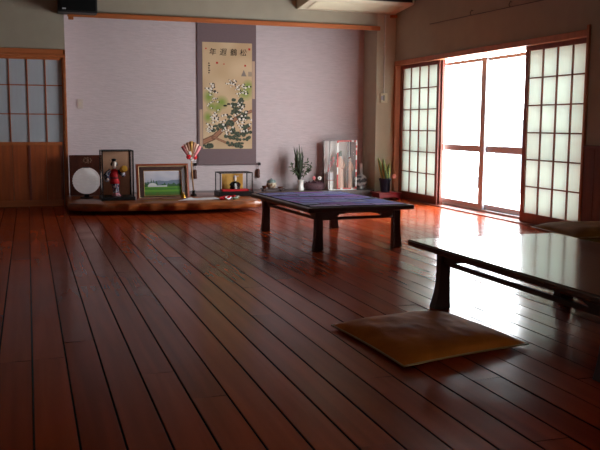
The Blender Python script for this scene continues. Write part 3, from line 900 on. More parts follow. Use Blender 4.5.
# small glass case with seated doll
t = thing('display_case', 'small wide dark framed glass case with a seated doll on red', 'display case', (2.385, 9.745, ZS))
glass_case(t, -.205, .205, -.14, .13, 0, .29, .011, M_black, M_whitepaper, M_black, .058, back=False)
t = thing('folding_screen', 'small plain gold folding screen behind the seated doll', 'folding screen', (2.385, 9.82, ZS + .058))
for i, (a, c, r) in enumerate(((-.135, 0, .10), (0, .135, -.10))):
    b = NB(); box(b, a, c - .0015, -.003, .003, .001, .205, M=Matrix.Translation((0, .006, 0)) @ Matrix.Rotation(r, 4, 'Z')); obj('leaf', b, M_goldleaf, t)
b = NB(); box(b, -.165, .165, -.10, .05, 0, .022, .004)
o = tag(obj('doll_platform', b, M_red, None, loc=(2.385, 9.735, ZS + .0582)), 'bright red cloth covered platform under the seated doll', 'platform')
def seated_doll():
    t = thing('doll', 'seated doll in black robe with white headdress before a gold screen', 'doll', (2.395, 9.725, ZS + .0805))
    b = NB(); loft(b, [(0, 0, .001, .062, .050), (0, 0, .012, .066, .052), (0, .004, .040, .050, .038), (0, .006, .075, .036, .028), (0, .006, .092, .022, .019)], 24); obj('robe', b, M_black, t, smooth=True)
    b = NB(); loft(b, [(0, -.030, .004, .026, .026), (0, -.026, .03, .020, .020), (0, -.014, .07, .013, .014)], 18); obj('robe_front', b, M_whitepaper, t, smooth=True)
    for sx in (-1, 1):
        b = NB(); tube(b, [(sx * .030, .002, .080), (sx * .054, -.010, .052), (sx * .042, -.036, .034), (sx * .016, -.044, .032)], [.014, .019, .018, .012], 12); obj('sleeve', b, M_black, t, smooth=True)
        b = NB(); ball(b, (sx * .010, -.050, .032), .008, 1.2, .8, .9, 10); obj('hand', b, M_skin, t, smooth=True)
    b = NB(); tube(b, [(0, .004, .088), (0, .002, .100)], .008, 8)
    lathe(b, [(0, -.026), (.010, -.024), (.017, -.014), (.020, 0), (.018, .014), (.010, .023), (0, .026)], 18, (0, 0, .120)); tube(b, [(0, -.019, .120), (0, -.023, .114)], [.002, .003], 6)
    h = obj('head', b, M_skin, t, smooth=True)
    for ex in (-.007, .007):
        e = NB(); ball(e, (ex, -.0185, .122), .002, 1.4, .5, .8, 8); obj('eye', e, M_hair, h, smooth=True)
    b = NB(); loft(b, [(0, .006, .128, .022, .020), (0, .006, .142, .021, .019), (0, .008, .158, .016, .015), (0, .010, .168, .008, .008)], 18); tube(b, [(.012, .008, .155), (.05, .012, .158)], [.004, .003], 6)
    obj('headdress', b, mat('pale lilac cap', s(198, 190, 204), .7, .2), t, smooth=True)
seated_doll()

# ------------------------------------------------------------------ hanging scroll
def scroll():
    X0, X1, Z0, Z1, Y = 2.142, 2.942, .470, 2.36, YA - .012
    W = X1 - X0
    t = thing('hanging_scroll', 'long hanging scroll of pine and cranes in grey purple silk mount', 'scroll', (X0, Y, Z0))
    b = NB(); box(b, 0, W, -.003, .003, 0, Z1 - Z0); obj('mount', b, M_mount, t)
    px0, px1, pz0, pz1 = 2.210 - X0, 2.884 - X0, .672 - Z0, 2.072 - Z0
    pw, ph = px1 - px0, pz1 - pz0
    rnd = random.Random(21)
    bg, bg2 = s(208, 182, 148), s(194, 164, 130)
    cranes = []
    for cu, cv, n_, su, sv in ((.15, .56, 16, .11, .05), (.80, .57, 20, .14, .05), (.55, .62, 8, .12, .03), (.30, .30, 22, .16, .05), (.72, .40, 12, .12, .03), (.12, .20, 12, .09, .04), (.78, .30, 14, .16, .05), (.80, .22, 12, .14, .05), (.5, .17, 10, .12, .04), (.2, .44, 8, .12, .04)):
        for _ in range(n_): cranes.append((rnd.gauss(cu, su * .6), rnd.gauss(cv, sv * .6), rnd.uniform(.018, .034), rnd.uniform(-.6, .6)))
    blobs = []
    for cu, cv, n_, su, sv in ((.72, .44, 14, .12, .03), (.82, .33, 16, .10, .05), (.62, .37, 10, .09, .03), (.36, .21, 10, .12, .03), (.62, .13, 16, .16, .05), (.85, .12, 14, .09, .05), (.70, .04, 12, .16, .02), (.12, .03, 8, .07, .02), (.56, .25, 8, .10, .03), (.88, .22, 8, .06, .03)):
        for _ in range(n_): blobs.append((rnd.gauss(cu, su * .6), rnd.gauss(cv, sv * .6), rnd.uniform(.03, .055), rnd.uniform(.010, .02)))
    mist = [(.12, .49, .10, .06), (.86, .53, .14, .06), (.38, .44, .12, .055), (.92, .60, .10, .05), (.30, .38, .07, .04), (.10, .30, .08, .05), (.18, .40, .10, .04)]
    dark1, dark2 = s(52, 58, 50), s(92, 100, 84)
    def seg(u, v, a, c):
        dx, dy = c[0] - a[0], (c[1] - a[1]) * 2.1; px_, py_ = u - a[0], (v - a[1]) * 2.1
        q = max(0, min(1, (px_ * dx + py_ * dy) / (dx * dx + dy * dy))); return math.hypot(px_ - q * dx, py_ - q * dy), q
    trunk = [((-.02, .06), (.22, .11), .055), ((.22, .11), (.42, .20), .050), ((.42, .20), (.70, .30), .042), ((.70, .30), (.98, .36), .030), ((.22, .11), (.60, .03), .022), ((.55, .10), (.95, .20), .028)]
    def fn(u, v):
        c = mix(bg, bg2, .5 + noise.noise((u * 3, v * 6, 2)))
        for x, y, a, d in mist:
            q = ((u - x) / a) ** 2 + ((v - y) / d) ** 2
            if q < 1.5: c = mix(c, s(122, 150, 66), .95 * math.exp(-q * 1.2))
        # mountain peak
        if abs(u - .83) < .06 - max(0, v - .685) * .9 and .69 < v < .755: c = mix(c, s(96, 96, 104), .75)
        if abs(u - .96) < .035 and .69 < v < .735: c = mix(c, s(96, 96, 104), .5)
        for a, e, w in trunk:
            d, q = seg(u, v, a, e)
            if d < w: c = mix(s(172, 124, 98), s(84, 60, 50), abs(d / w - .3) * 1.4)
        for x, y, a, d in blobs:
            q = ((u - x) / a) ** 2 + ((v - y) / d) ** 2
            if q < 1: c = mix(dark1, dark2, .5 + noise.noise((u * 40, v * 60, 6)))
        for x, y, r, a in cranes:
            dx, dy = u - x, (v - y) * 2.1
            ex = dx * math.cos(a) + dy * math.sin(a); ey = -dx * math.sin(a) + dy * math.cos(a)
            if (ex / r) ** 2 + (ey / (r * .6)) ** 2 < 1: c = s(226, 218, 206)
            if math.hypot(ex - r * 1.0, ey - r * .2) < r * .52 or math.hypot(ex + r * 1.05, ey) < r * .34: c = s(34, 30, 34)
        for x, y in ((.24, .545), (.52, .425), (.45, .41)):
            if ((u - x) / .035) ** 2 + ((v - y) / .009) ** 2 < 1: c = s(38, 36, 36)
        return c
    painted('picture', pw, ph, 120, 250, fn, M_art, t, (px0, -.0055, pz0), th=.002)
    # paler beige bands at the picture's sides
    for (a, c, z0, z1) in ((px1 + .004, px1 + .040, ph * .72 + pz0 - .34, ph * .72 + pz0 + .16), (px0 - .044, px0 - .006, pz0 + .02, pz0 + .52)):
        b = NB(); box(b, a, c, -.0045, -.002, z0, z1); obj('side_band', b, M_beigeband, t)
    # four large brush characters and seals
    for ch, u in (('\u677e', .815), ('\u9db4', .62), ('\u9050', .41), ('\u5e74', .20)):
        cu = bpy.data.curves.new('ch', 'FONT'); cu.body = ch; cu.size = .098; cu.align_x = 'CENTER'; cu.extrude = .0006; cu.shear = .12; cu.offset = .0002
        to = bpy.data.objects.new('ch', cu); COL.objects.link(to)
        dg = bpy.context.evaluated_depsgraph_get(); me = bpy.data.meshes.new_from_object(to.evaluated_get(dg))
        bpy.data.objects.remove(to); bpy.data.curves.remove(cu)
        me.name = 'brush_character'; me.materials.clear(); me.materials.append(M_ink)
        o = bpy.data.objects.new('brush_character', me); COL.objects.link(o); o.parent = t
        o.rotation_euler = (PI / 2, 0, random.uniform(-.05, .05) * 0); o.location = (px0 + pw * u, -.0068, pz0 + ph * .886)
    for u, v, r in ((.945, .945, .014), (.86, .79, .012), (.29, .81, .013), (.43, .80, .008), (.07, .94, .009)):
        b = NB(); box(b, px0 + pw * u - r, px0 + pw * u + r, -.0072, -.0054, pz0 + ph * v - r, pz0 + ph * v + r); obj('seal', b, M_seal, t)
    b = NB()
    for k in range(5):
        z = pz0 + ph * (.80 - .022 * k); box(b, px0 + pw * .115, px0 + pw * (.14 + .012 * (k % 2)), -.0068, -.0054, z, z + .012); box(b, px0 + pw * .122, px0 + pw * .132, -.0068, -.0054, z - .006, z + .016)
    obj('inscription', b, M_ink, t)
    b = NB(); tube(b, [(-.030, -.006, -.004), (W + .030, -.006, -.004)], .014, 12); r = obj('roller', b, M_mount, t, smooth=True, ang=.8)
    for x0, x1 in ((-.058, -.024), (W + .024, W + .058)):
        b = NB(); tube(b, [(x0, -.006, -.004), (x1, -.006, -.004)], .020, 14); obj('roller_knob', b, M_black, t, smooth=True, ang=.8)
    for sx in (-.040, W + .030):
        b = NB(); tube(b, [(sx, -.006, -.022), (sx - .004, -.008, -.075)], .0025, 6)
        tube(b, [(sx - .004, -.008, -.07), (sx - .004, -.008, -.085), (sx - .003, -.008, -.18), (sx - .003, -.008, -.195)], [.008, .022, .026, .020], 12)
        obj('scroll_weight', b, mat('brown silk weight', s(92, 58, 50), .6, .3), t, smooth=True, ang=.8)
scroll()

# ------------------------------------------------------------------ alcove items to the right
ZA = .115
t = thing('display_stand', 'low dark wooden stand under the lidded jar', 'stand', (3.105, 10.50, ZA))
b = NB(); box(b, -.15, .15, -.075, .075, .018, .034, .004); obj('stand_top', b, M_darkwood, t)
for x in (-.12, .12):
    b = NB(); box(b, x - .015, x + .015, -.06, .06, 0, .018, .002); obj('foot', b, M_darkwood, t)
t = thing('lidded_jar', 'squat patterned ceramic jar with blue green lid on the dark stand', 'jar', (3.09, 10.50, ZA + .034))
b = NB(); lathe(b, [(0, 0), (.042, 0), (.060, .014), (.070, .040), (.068, .062), (.060, .074), (0, .074)], 28)
o = obj('jar_body', b, M_kimono, t, smooth=True); 
me = o.data
colour(o, lambda p: (lambda k: s(196, 182, 160) if k > -.05 else s(120, 74, 50))(noise.noise((p.x * 28, p.y * 28, p.z * 34))))
b = NB(); lathe(b, [(.058, .074), (.063, .078), (.061, .094), (.046, .112), (.016, .120), (0, .121)], 28); lid = obj('lid', b, mat('celadon glaze', s(120, 136, 132), .3, .5), t, smooth=True, ang=.9)
b = NB(); ball(b, (0, 0, .126), .010, 1, 1, .8, 10); obj('lid_knob', b, mat('celadon knob', s(120, 136, 132), .3, .5), lid, smooth=True)
t = thing('tea_bowl', 'small dark brown bowl at the left of the lidded jar', 'bowl', (2.985, 10.47, ZA + .034))
b = NB(); lathe(b, [(0, 0), (.018, 0), (.030, .014), (.034, .036), (.031, .036), (.026, .016), (0, .008)], 22); obj('bowl_body', b, mat('brown glaze', s(84, 44, 34), .3, .5), t, smooth=True, ang=1.0)
t = thing('saucer', 'small flat brown dish at the right of the lidded jar', 'dish', (3.205, 10.47, ZA + .034))
b = NB(); lathe(b, [(0, 0), (.022, 0), (.040, .012), (.042, .020), (.038, .020), (0, .008)], 22); obj('dish_body', b, mat('brown dish glaze', s(112, 66, 52), .35, .5), t, smooth=True, ang=1.0)

t = thing('flower_vase', 'white flared vase holding tall dark green leaves', 'vase', (3.505, 10.50, ZA))
b = NB(); lathe(b, [(0, 0), (.046, 0), (.048, .006), (.040, .050), (.036, .085), (.042, .122), (.052, .140), (.047, .140), (.036, .118), (.030, .085), (0, .06)], 28); obj('vase_body', b, M_white, t, smooth=True, ang=1.0)
def blade(bm, base, tip, bend, w, fold=.25, n=7):
    base, tip = Vector(base), Vector(tip); d = tip - base; L = d.length
    side = d.cross(Vector((0, 1, .1))).normalized(); nrm = side.cross(d).normalized()
    R = []
    for i in range(n + 1):
        q = i / n; c = base + d * q + Vector(bend) * math.sin(PI * q) * .5 + Vector((0, 0, -abs(bend[0]) * .3 * q * q))
        ww = w * (math.sin(PI * min(1, .12 + q * .88)) ** .7) + .0004
        R.append([bm.verts.new(c - side * ww), bm.verts.new(c - nrm * ww * fold), bm.verts.new(c + side * ww), bm.verts.new(c + nrm * (.0008 + ww * fold * .3))])
    for A, B in zip(R[:-1], R[1:]):
        for k in range(4): bm.faces.new((A[k], A[(k + 1) % 4], B[(k + 1) % 4], B[k]))
    bm.faces.new(R[0][::-1]); bm.faces.new(R[-1])
def arrangement():
    t = thing('leaf_arrangement', 'tall spray of thin dark green leaves standing in the white vase', 'plant', (3.490, 10.50, ZA + .137))
    r = random.Random(5)
    for k in range(34):
        a = r.gauss(-.03, .045); h = r.uniform(.26, .52)
        b = NB(); blade(b, (r.uniform(-.015, .015), r.uniform(-.015, .015), .004), (a * h * 1.6 + r.uniform(-.03, .02), r.gauss(0, .05), h), (r.uniform(-.05, .05), r.uniform(-.03, .03), 0), r.uniform(.006, .011))
        bmesh.ops.recalc_face_normals(b, faces=b.faces); obj('leaf', b, M_dgreen if k % 3 else M_green, t, smooth=True)
    for (dx, dz, cnt) in ((-.14, .22, 10), (.11, .27, 12), (.16, .22, 12), (.10, .14, 8), (-.09, .15, 7)):
        b = NB(); tube(b, [(0, 0, .004), (dx * .4, -.01, dz * .6), (dx, -.02, dz)], [.003, .0025, .0015], 6); stm = obj('stem', b, M_dgreen, t, smooth=True)
        for k in range(cnt):
            q = .45 + .6 * k / cnt; p = Vector((dx * q, -.015, dz * q)); a = r.uniform(0, 2 * PI); L = r.uniform(.04, .075)
            b = NB(); blade(b, p, p + Vector((L * math.cos(a), r.uniform(-.03, .03), L * math.sin(a) * .7)), (0.01, 0, 0), r.uniform(.006, .010), n=4)
            bmesh.ops.recalc_face_normals(b, faces=b.faces); obj('leaflet', b, M_dgreen if k % 2 else M_green, stm, smooth=True)
arrangement()

# dark woven basket with two flowers
t = thing('woven_basket', 'dark purplish woven basket left of the tall display case', 'basket', (3.715, 10.53, ZA))
b = NB(); prof = [(0, 0), (.12, 0)]
for i in range(13): prof.append((.125 + .024 * math.sin(i / 12 * PI * .8) + (.004 if i % 2 else 0), .004 + .088 * i / 12))
prof += [(.128, .094), (.0, .080)]
lathe(b, prof, 48, sy=.7); obj('basket_body', b, mat('dark purple wicker', s(92, 64, 70), .7, .3, var=.4, vscale=(80, 80, 80), bump=.6, bscale=(90, 90, 90)), t, smooth=True)
b = NB(); r = random.Random(9)
for k in range(46):
    a = r.uniform(0, 2 * PI); rr = r.uniform(.01, .11); x, y = rr * math.cos(a), .65 * rr * math.sin(a)
    blade(b, (x, y, .07), (x + r.uniform(-.035, .035), y + r.uniform(-.02, .02), r.uniform(.10, .135)), (.01, 0, 0), .012, n=3)
bmesh.ops.recalc_face_normals(b, faces=b.faces); obj('dried_leaves', b, mat('dried purple leaves', s(96, 62, 70), .8, .2, var=.3, vscale=(50, 50, 50)), t, smooth=True)
def flower(label, loc, m, m2, r=.022):
    t = thing('flower', label, 'flower', loc)
    for k in range(6):
        a = k * PI / 3; b = NB(); ball(b, (r * .62 * math.cos(a), -.004, r * .62 * math.sin(a)), r * .58, 1, .45, 1, 10); obj('petal', b, m, t, smooth=True)
    b = NB(); ball(b, (0, -.010, 0), r * .36, 1, .8, 1, 10); obj('flower_centre', b, m2, t, smooth=True)
    b = NB(); tube(b, [(0, .002, 0), (0, .008, -.014), (.002, .010, -.026)], .0025, 6); obj('stem', b, M_dgreen, t, smooth=True)
flower('small pink flower at the left in the dark basket', (3.685, 10.47, ZA + .162), M_pink, M_red)
flower('small white flower at the right in the dark basket', (3.765, 10.465, ZA + .160), M_white, M_dgreen, .025)

# tall red-and-white edged glass case with two robed figurines
t = thing('display_case', 'tall glass case with red and white edges and two pale pink figurines', 'display case', (4.080, 10.50, ZA))
def edged(x0, x1, y0, y1, zb, zt, post):
    hb = .012
    b = NB(); box(b, x0, x1, y0, y1, zb, zb + hb, .002); obj('case_base', b, M_white, t)
    seg = .032; z0 = zb + hb
    rnd = random.Random(4)
    red, wh = NB(), NB()
    def stripes(p, q, ax):
        n = max(1, int(abs(q[ax] - p[ax]) / seg))
        for k in range(n):
            a, c = list(p), list(q); a[ax] = p[ax] + (q[ax] - p[ax]) * k / n; c[ax] = p[ax] + (q[ax] - p[ax]) * (k + 1) / n
            box(red if rnd.random() < .62 else wh, a[0], c[0], a[1], c[1], a[2], c[2])
    for x in (x0 + .115, x1 - post): stripes((x, y0, z0), (x + post, y0 + post, zt), 2)
    stripes((x0 + .115 + post, y0, zt - post), (x1 - post, y0 + post, zt), 0)
    stripes((x0 + .115 + post, y0, z0), (x1 - post, y0 + post, z0 + post), 0)
    obj('red_edging', red, mat('faded red edging', s(206, 92, 88), .5, .3), t); obj('white_edging', wh, M_white, t)
    f = NB(); dk = M_darkwood
    for y in (y0, y1 - post * .6): box(f, x0, x0 + post * .7, y, y + post * .6, z0, zt)
    box(f, x1 - post * .7, x1, y1 - post * .6, y1, z0, zt)
    box(f, x0, x0 + .115, y0, y0 + post * .5, zt - post * .6, zt)
    mx = x0 + .115 + (x1 - x0 - .115) * .55
    box(f, mx - .007, mx + .007, y0, y0 + .010, z0 + post, zt - post)
    obj('case_frame', f, dk, t)
    k = NB(); box(k, x0 + .01, x1 - .01, y1 - .005, y1 - .002, z0, zt - .01); obj('back_panel', k, mat('pale grey backing', s(232, 226, 224), .8, .2), t)
    k = NB(); box(k, x0 + .01, x1 - .01, y0 + .006, y1 - .008, zt - .008, zt - .004); obj('top_panel', k, M_caseglass, t)
    for a, c in ((x0 + .010, x0 + .113), (x0 + .115 + post, mx - .008), (mx + .008, x1 - post)):
        g = NB(); box(g, a, c, y0 + .002, y0 + .005, z0 + post, zt - post); obj('pane', g, M_caseglass, t)
    g = NB(); box(g, x1 - .004, x1 - .001, y0 + post, y1 - post, z0 + .002, zt - post); obj('pane', g, M_caseglass, t)
edged(-.205, .200, -.12, .12, 0, .675, .016)
def robed(label, loc, h, cap, w):
    t = thing('figurine', label, 'figurine', loc)
    b = NB(); loft(b, [(0, 0, .001, w, w * .8), (0, 0, .02, w * .97, w * .8), (0, 0, h * .45, w * .80, w * .65), (0, 0, h * .74, w * .74, w * .6), (0, 0, h * .83, w * .5, w * .42), (0, 0, h * .86, w * .25, w * .25)], 22); obj('robe', b, M_palepink, t, smooth=True)
    b = NB(); ball(b, (0, -.002, h * .915), h * .055, .85, .9, 1.15, 16); tube(b, [(0, -h * .045, h * .915), (0, -h * .056, h * .905)], [.003, .003], 6); obj('head', b, M_skin, t, smooth=True)
    for sx in (-1, 1):
        b = NB(); tube(b, [(sx * w * .5, 0, h * .80), (sx * w * .92, -.01, h * .66), (sx * w * .55, -.035, h * .56), (sx * .006, -.044, h * .57)], [w * .22, w * .30, w * .26, w * .16], 12); obj('sleeve', b, M_palepink, t, smooth=True)
    b = NB()
    if cap: 
        loft(b, [(-.004, 0, h * .90, h * .066, h * .062), (-.010, .002, h * .955, h * .072, h * .06), (.004, .002, h * 1.0, h * .05, h * .045), (.018, 0, h * 1.04, h * .018, h * .018)], 18); tube(b, [(.0, .01, h * .97), (-.035, .01, h * .90), (-.055, .0, h * .80)], [.022, .024, .012], 10)
        obj('headdress', b, mat('grey green headdress', s(118, 128, 118), .7, .2), t, smooth=True)
    else:
        ball(b, (0, .006, h * .94), h * .058, .95, .95, 1, 14); obj('hair', b, mat('reddish hair', s(168, 104, 92), .7, .2), t, smooth=True)
robed('taller pale pink figurine with a grey green headdress inside the tall case', (4.072, 10.49, ZA + .013), .50, True, .062)
robed('slimmer pale pink figurine with reddish hair at the right in the tall case', (4.222, 10.49, ZA + .013), .435, False, .042)
b = NB(); box(b, -.045, .045, -.05, .05, 0, .118, .003); box(b, -.045, .045, -.05, .05, .126, .24, .003)
t = thing('carton', 'plain white carton, lower of two at the left in the tall case', 'box', (3.928, 10.50, ZA + .0125)); b.free()
b = NB(); box(b, -.042, .042, -.05, .05, 0, .112, .003); obj('carton_body', b, M_white, t)
b = NB(); box(b, -.0425, .0425, -.0505, .0505, .113, .121, .002); obj('carton_lid', b, mat('pinkish lid', s(190, 130, 120), .7, .2), t)
t = thing('carton', 'plain white carton, upper of two at the left in the tall case', 'box', (3.928, 10.50, ZA + .1340))
b = NB(); box(b, -.040, .040, -.05, .05, 0, .100, .003); obj('carton_body', b, M_whitepaper, t)
b = NB(); box(b, -.0405, .0405, -.0505, .0505, .101, .107, .002); obj('carton_lid', b, M_white, t)
t = thing('blossom_sprig', 'sprig of pink blossom above the white cartons in the tall case', 'flower', (3.935, 10.50, ZA + .2415))
b = NB(); tube(b, [(-.02, 0, .0), (-.005, 0, .06), (.03, 0, .15), (.04, 0, .20)], [.004, .0035, .003, .002], 7); obj('twig', b, mat('twig bark', s(98, 70, 56), .8, .2), t, smooth=True)
for (x, z) in ((-.02, .05), (.0, .075), (.018, .10), (.03, .13), (.04, .155), (-.012, .09), (.008, .13), (.036, .19), (-.028, .02)):
    b = NB()
    for k in range(5): a = k * 2 * PI / 5; ball(b, (x + .010 * math.cos(a), -.008, z + .010 * math.sin(a)), .008, 1, .6, 1, 8)
    obj('blossom', b, M_pink, t, smooth=True)

# round dark-and-silver vase with tall neck
t = thing('bottle_vase', 'round grey patterned vase with a tall narrow neck, right of the tall case', 'vase', (4.392, 10.50, ZA))
b = NB(); prof = [(0, 0), (.045, 0), (.05, .006)]
for i in range(17):
    a = -PI * .42 + i / 16 * PI * .84; prof.append(((.093) * math.cos(a), .104 + .100 * math.sin(a)))
prof += [(.022, .216), (.020, .33), (.024, .352), (.020, .352), (.015, .33), (0, .30)]
lathe(b, prof, 36)
o = obj('vase_body', b, M_kimono, t, smooth=True)
colour(o, lambda p: s(226, 206, 202) if p.z > .222 else (lambda k: s(84, 86, 88) if k > .16 else (s(190, 192, 190) if k > -.2 else s(236, 236, 234)))(noise.noise((p.x * 17, p.y * 17, p.z * 22))))

# red stand with potted snake plant
t = thing('red_stand', 'low red lacquered stand carrying the snake plant by the corner', 'stand', (4.595, 10.09, 0))
b = NB(); box(b, -.17, .165, -.15, .15, .082, .100, .004); obj('stand_top', b, M_redlac, t)
b = NB(); box(b, -.155, .15, -.135, .135, .03, .082, .002); obj('stand_skirt', b, M_redlac, t)
for sx in (-.14, .135):
    for sy in (-.12, .12):
        b = NB(); box(b, sx - .02, sx + .02, sy - .02, sy + .02, 0, .03, .003); obj('leg', b, M_redlac, t)
t = thing('potted_snake_plant', 'snake plant with yellow edged leaves in a dark blue pot by the corner', 'plant', (4.582, 10.10, .100))
b = NB(); lathe(b, [(0, 0), (.058, 0), (.062, .008), (.078, .150), (.086, .158), (.086, .186), (.076, .186), (.072, .165), (0, .16)], 32); obj('pot', b, M_bluepot, t, smooth=True, ang=.8)
b = NB(); lathe(b, [(0, .160), (.071, .160), (.071, .168), (0, .172)], 24); obj('soil', b, M_soil, t, smooth=True)
r = random.Random(2)
for (bx, by, tx, tz, w) in ((-.03, 0, -.115, .48, .033), (-.01, -.02, -.048, .465, .031), (.0, .02, -.01, .37, .033), (.015, -.01, .050, .395, .034), (.03, .01, .075, .34, .033), (-.02, .02, -.075, .37, .032), (.0, -.03, -.02, .31, .030), (.025, -.025, .03, .29, .030)):
    for dw, m, nm in ((w, M_snakeedge, 'leaf'), (w * .66, M_snake, 'leaf_stripe')):
        b = NB(); blade(b, (bx, by - (.002 if nm != 'leaf' else 0), .165), (tx, by + r.uniform(-.02, .02) * 0 - (.0035 if nm != 'leaf' else 0), tz), (r.choice((-.02, .02)) * 0 + (tx - bx) * -.2, 0, 0), dw, .18, 10)
        bmesh.ops.recalc_face_normals(b, faces=b.faces); o = obj(nm, b, m, t if nm == 'leaf' else lf, smooth=True)
        if nm == 'leaf': lf = o
flower('salmon pink flower at the right rim of the blue pot', (4.674, 10.02, .315), mat('salmon petal', s(226, 136, 120), .6, .3), M_pink, .028)

# ------------------------------------------------------------------ fixtures
t = thing('loudspeaker', 'black loudspeaker box mounted high above the left end of the alcove', 'speaker', (.605, YF - .002, 2.285))
b = NB(); box(b, -.225, .220, -.25, 0, .0, .30, .008); obj('cabinet', b, M_blackplastic, t)
b = NB(); box(b, -.205, .200, -.262, -.2505, .02, .28, .005); obj('grille', b, M_grille, t)
b = NB(); box(b, -.18, -.14, -.266, -.2625, .03, .045); obj('badge', b, M_alu, t)

def aircon():
    t = thing('air_conditioner', 'cream wall mounted air conditioner high in the corner above the alcove', 'air conditioner', (4.065, YF, 2.49))
    w = .70
    prof = [(-.002, .0), (-.05, .0), (-.55, .045), (-.585, .056), (-.60, .075), (-.60, .28), (-.57, .305), (-.002, .305)]
    b = NB(); prism(b, [(y, z) for y, z in prof], -w, w, 'x', .006); obj('housing', b, M_cream, t)
    b = NB(); box(b, -w + .06, w - .06, -.010, .010, -.0, .012)
    b.free()
    sl = math.atan2(.045, .50)
    M = Matrix.Translation((0, -.30, .0215)) @ Matrix.Rotation(-sl, 4, 'X')
    b = NB(); box(b, -w + .10, w - .10, -.19, .17, -.006, .0005, .002, M=M)
    for k in range(22):
        y = -.17 + k * .0155; box(b, -w + .12, w - .12, y, y + .004, -.009, -.006, M=M)
    obj('intake_grille', b, M_cream, t)
    b = NB(); box(b, -w + .06, w - .03, -.606, -.598, .070, .150, .003); obj('outlet_slot', b, M_blackplastic, t)
    b = NB(); box(b, -w + .08, w - .05, -.612, -.606, .112, .120); obj('louvre', b, M_cream, t)
    b = NB(); prism(b, [(-.02, .02), (-.55, .055), (-.58, .08), (-.58, .27), (-.55, .295), (-.02, .295)], w, w + .012, 'x', .003); obj('end_cap', b, mat('pinkish plastic', s(206, 176, 160), .5, .4), t)
aircon()

t = thing('wall_controller', 'cream wall controller at the end of a white conduit on the corner column', 'wall switch', (4.622, YF, 1.30))
b = NB(); box(b, -.054, .050, -.024, -.0005, 0.0, .130, .004); obj('casing', b, M_cream, t)
b = NB(); box(b, -.012, .004, -.028, -.0242, .03, .105, .002); obj('display', b, mat('dark display', s(70, 78, 84), .3, .5), t)
b = NB(); box(b, -.046, -.016, -.027, -.0242, .04, .095, .002); obj('button_panel', b, mat('lilac panel', s(176, 170, 190), .5, .3), t)
b = NB(); tube(b, [(0, -.011, .131), (0, -.011, 1.17)], .0105, 12); obj('conduit', b, M_conduit, t, smooth=True, ang=.8)
b = NB()
for z in (.35, .75, 1.10): box(b, -.016, .016, -.023, -.0005, z, z + .012, .001)
obj('conduit_clip', b, M_conduit, t)

t = thing('wall_plate', 'small pale blank wall plate on the alcove wallpaper, left of the scroll', 'wall plate', (.640, YA, 1.185))
b = NB(); box(b, -.036, .036, -.009, -.0005, 0, .118, .003); obj('plate', b, mat('beige plate', s(196, 180, 170), .5, .4), t)
b = NB(); box(b, -.016, .016, -.012, -.0092, .035, .083, .002); obj('insert', b, mat('beige insert', s(200, 184, 166), .5, .4), t)

t = thing('picture_rail', 'thin dark hanging rail with hooks high on the wall above the window', 'rail', (XR, 7.7, 2.215))
b = NB(); tube(b, [(-.022, -2.4, -.03), (-.022, 1.56, .03)], .0050, 10); obj('rail_bar', b, M_darkwood, t, smooth=True, ang=.8)
for y in (.56, -.22, -1.55):
    b = NB(); z = .03 * y / 2
    tube(b, [(-.002, y, z + .055), (-.03, y - .012, z + .06), (-.036, y, z + .035), (-.026, y + .012, z + .02), (-.022, y, z + .008)], .005, 8); obj('hook', b, M_darkwood, t, smooth=True)

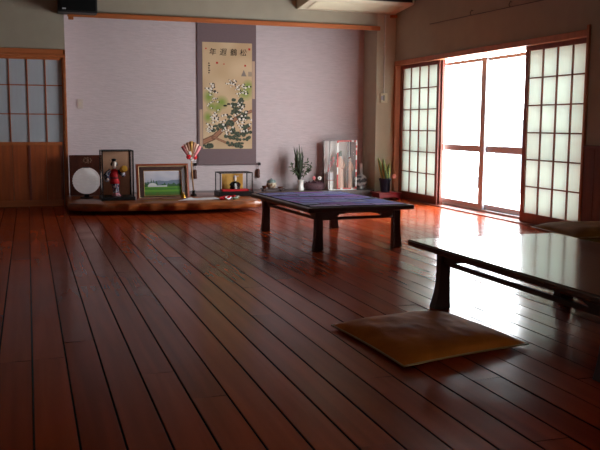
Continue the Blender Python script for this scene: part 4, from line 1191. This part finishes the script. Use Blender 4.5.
# ------------------------------------------------------------------ camera
f, yaw, pit, roll = 813.088, .321764, .122777, .0059916
fw = Vector((math.sin(yaw) * math.cos(pit), math.cos(yaw) * math.cos(pit), -math.sin(pit)))
rt = Vector((math.cos(yaw), -math.sin(yaw), 0)); up = rt.cross(fw)
r2 = rt * math.cos(roll) + up * math.sin(roll); u2 = up * math.cos(roll) - rt * math.sin(roll)
cd = bpy.data.cameras.new('camera'); cam = bpy.data.objects.new('camera', cd); COL.objects.link(cam)
cd.sensor_width = 36; cd.lens = f / 600 * 36; cd.clip_start = .05; cd.clip_end = 300
cam.matrix_world = Matrix(((r2.x, u2.x, -fw.x, 0), (r2.y, u2.y, -fw.y, 0), (r2.z, u2.z, -fw.z, 1.0), (0, 0, 0, 1)))
SC.camera = cam

# ------------------------------------------------------------------ light: bright overcast sky through the window wall
w = bpy.data.worlds.new('overcast'); SC.world = w; w.use_nodes = True
n = w.node_tree.nodes; l = w.node_tree.links
bg = n['Background']; bg.inputs['Strength'].default_value = 24
tc = n.new('ShaderNodeTexCoord'); sx = n.new('ShaderNodeSeparateXYZ'); l.new(tc.outputs['Generated'], sx.inputs[0])
rp = n.new('ShaderNodeValToRGB'); rp.color_ramp.elements[0].position = 0; rp.color_ramp.elements[0].color = (.97, .985, 1, 1)
rp.color_ramp.elements[1].position = 1; rp.color_ramp.elements[1].color = (.90, .95, 1, 1)
l.new(sx.outputs['Z'], rp.inputs['Fac']); l.new(rp.outputs['Color'], bg.inputs['Color'])
pl = bpy.data.lights.new('window portal', 'AREA'); pl.shape = 'RECTANGLE'; pl.size = 1.78; pl.size_y = 1.74   # the clear glass between the screens
pl.cycles.is_portal = True
po = bpy.data.objects.new('window portal', pl); COL.objects.link(po)
po.location = (XR + .05, 8.18, .92); po.rotation_euler = (PI / 2, 0, PI / 2)

p2 = bpy.data.lights.new('fill window portal', 'AREA'); p2.shape = 'RECTANGLE'; p2.size = RX1 - RX0; p2.size_y = RZ1 - RZ0  # guides sky light through the added, unseen window
p2.cycles.is_portal = True
po = bpy.data.objects.new('fill window portal', p2); COL.objects.link(po)
po.location = ((RX0 + RX1) / 2, YB - .11, (RZ0 + RZ1) / 2); po.rotation_euler = (PI / 2, 0, PI)

vs = SC.view_settings
vs.view_transform = 'Standard'; vs.look = 'None'; vs.exposure = 0.0; vs.gamma = 1.0; vs.use_curve_mapping = False
SC.cycles.use_denoising = True
SC.cycles.max_bounces = 12; SC.cycles.diffuse_bounces = 6; SC.cycles.transparent_max_bounces = 16
SC.cycles.sample_clamp_indirect = 3.0; SC.cycles.blur_glossy = 1.0
SC.cycles.caustics_reflective = False; SC.cycles.caustics_refractive = False
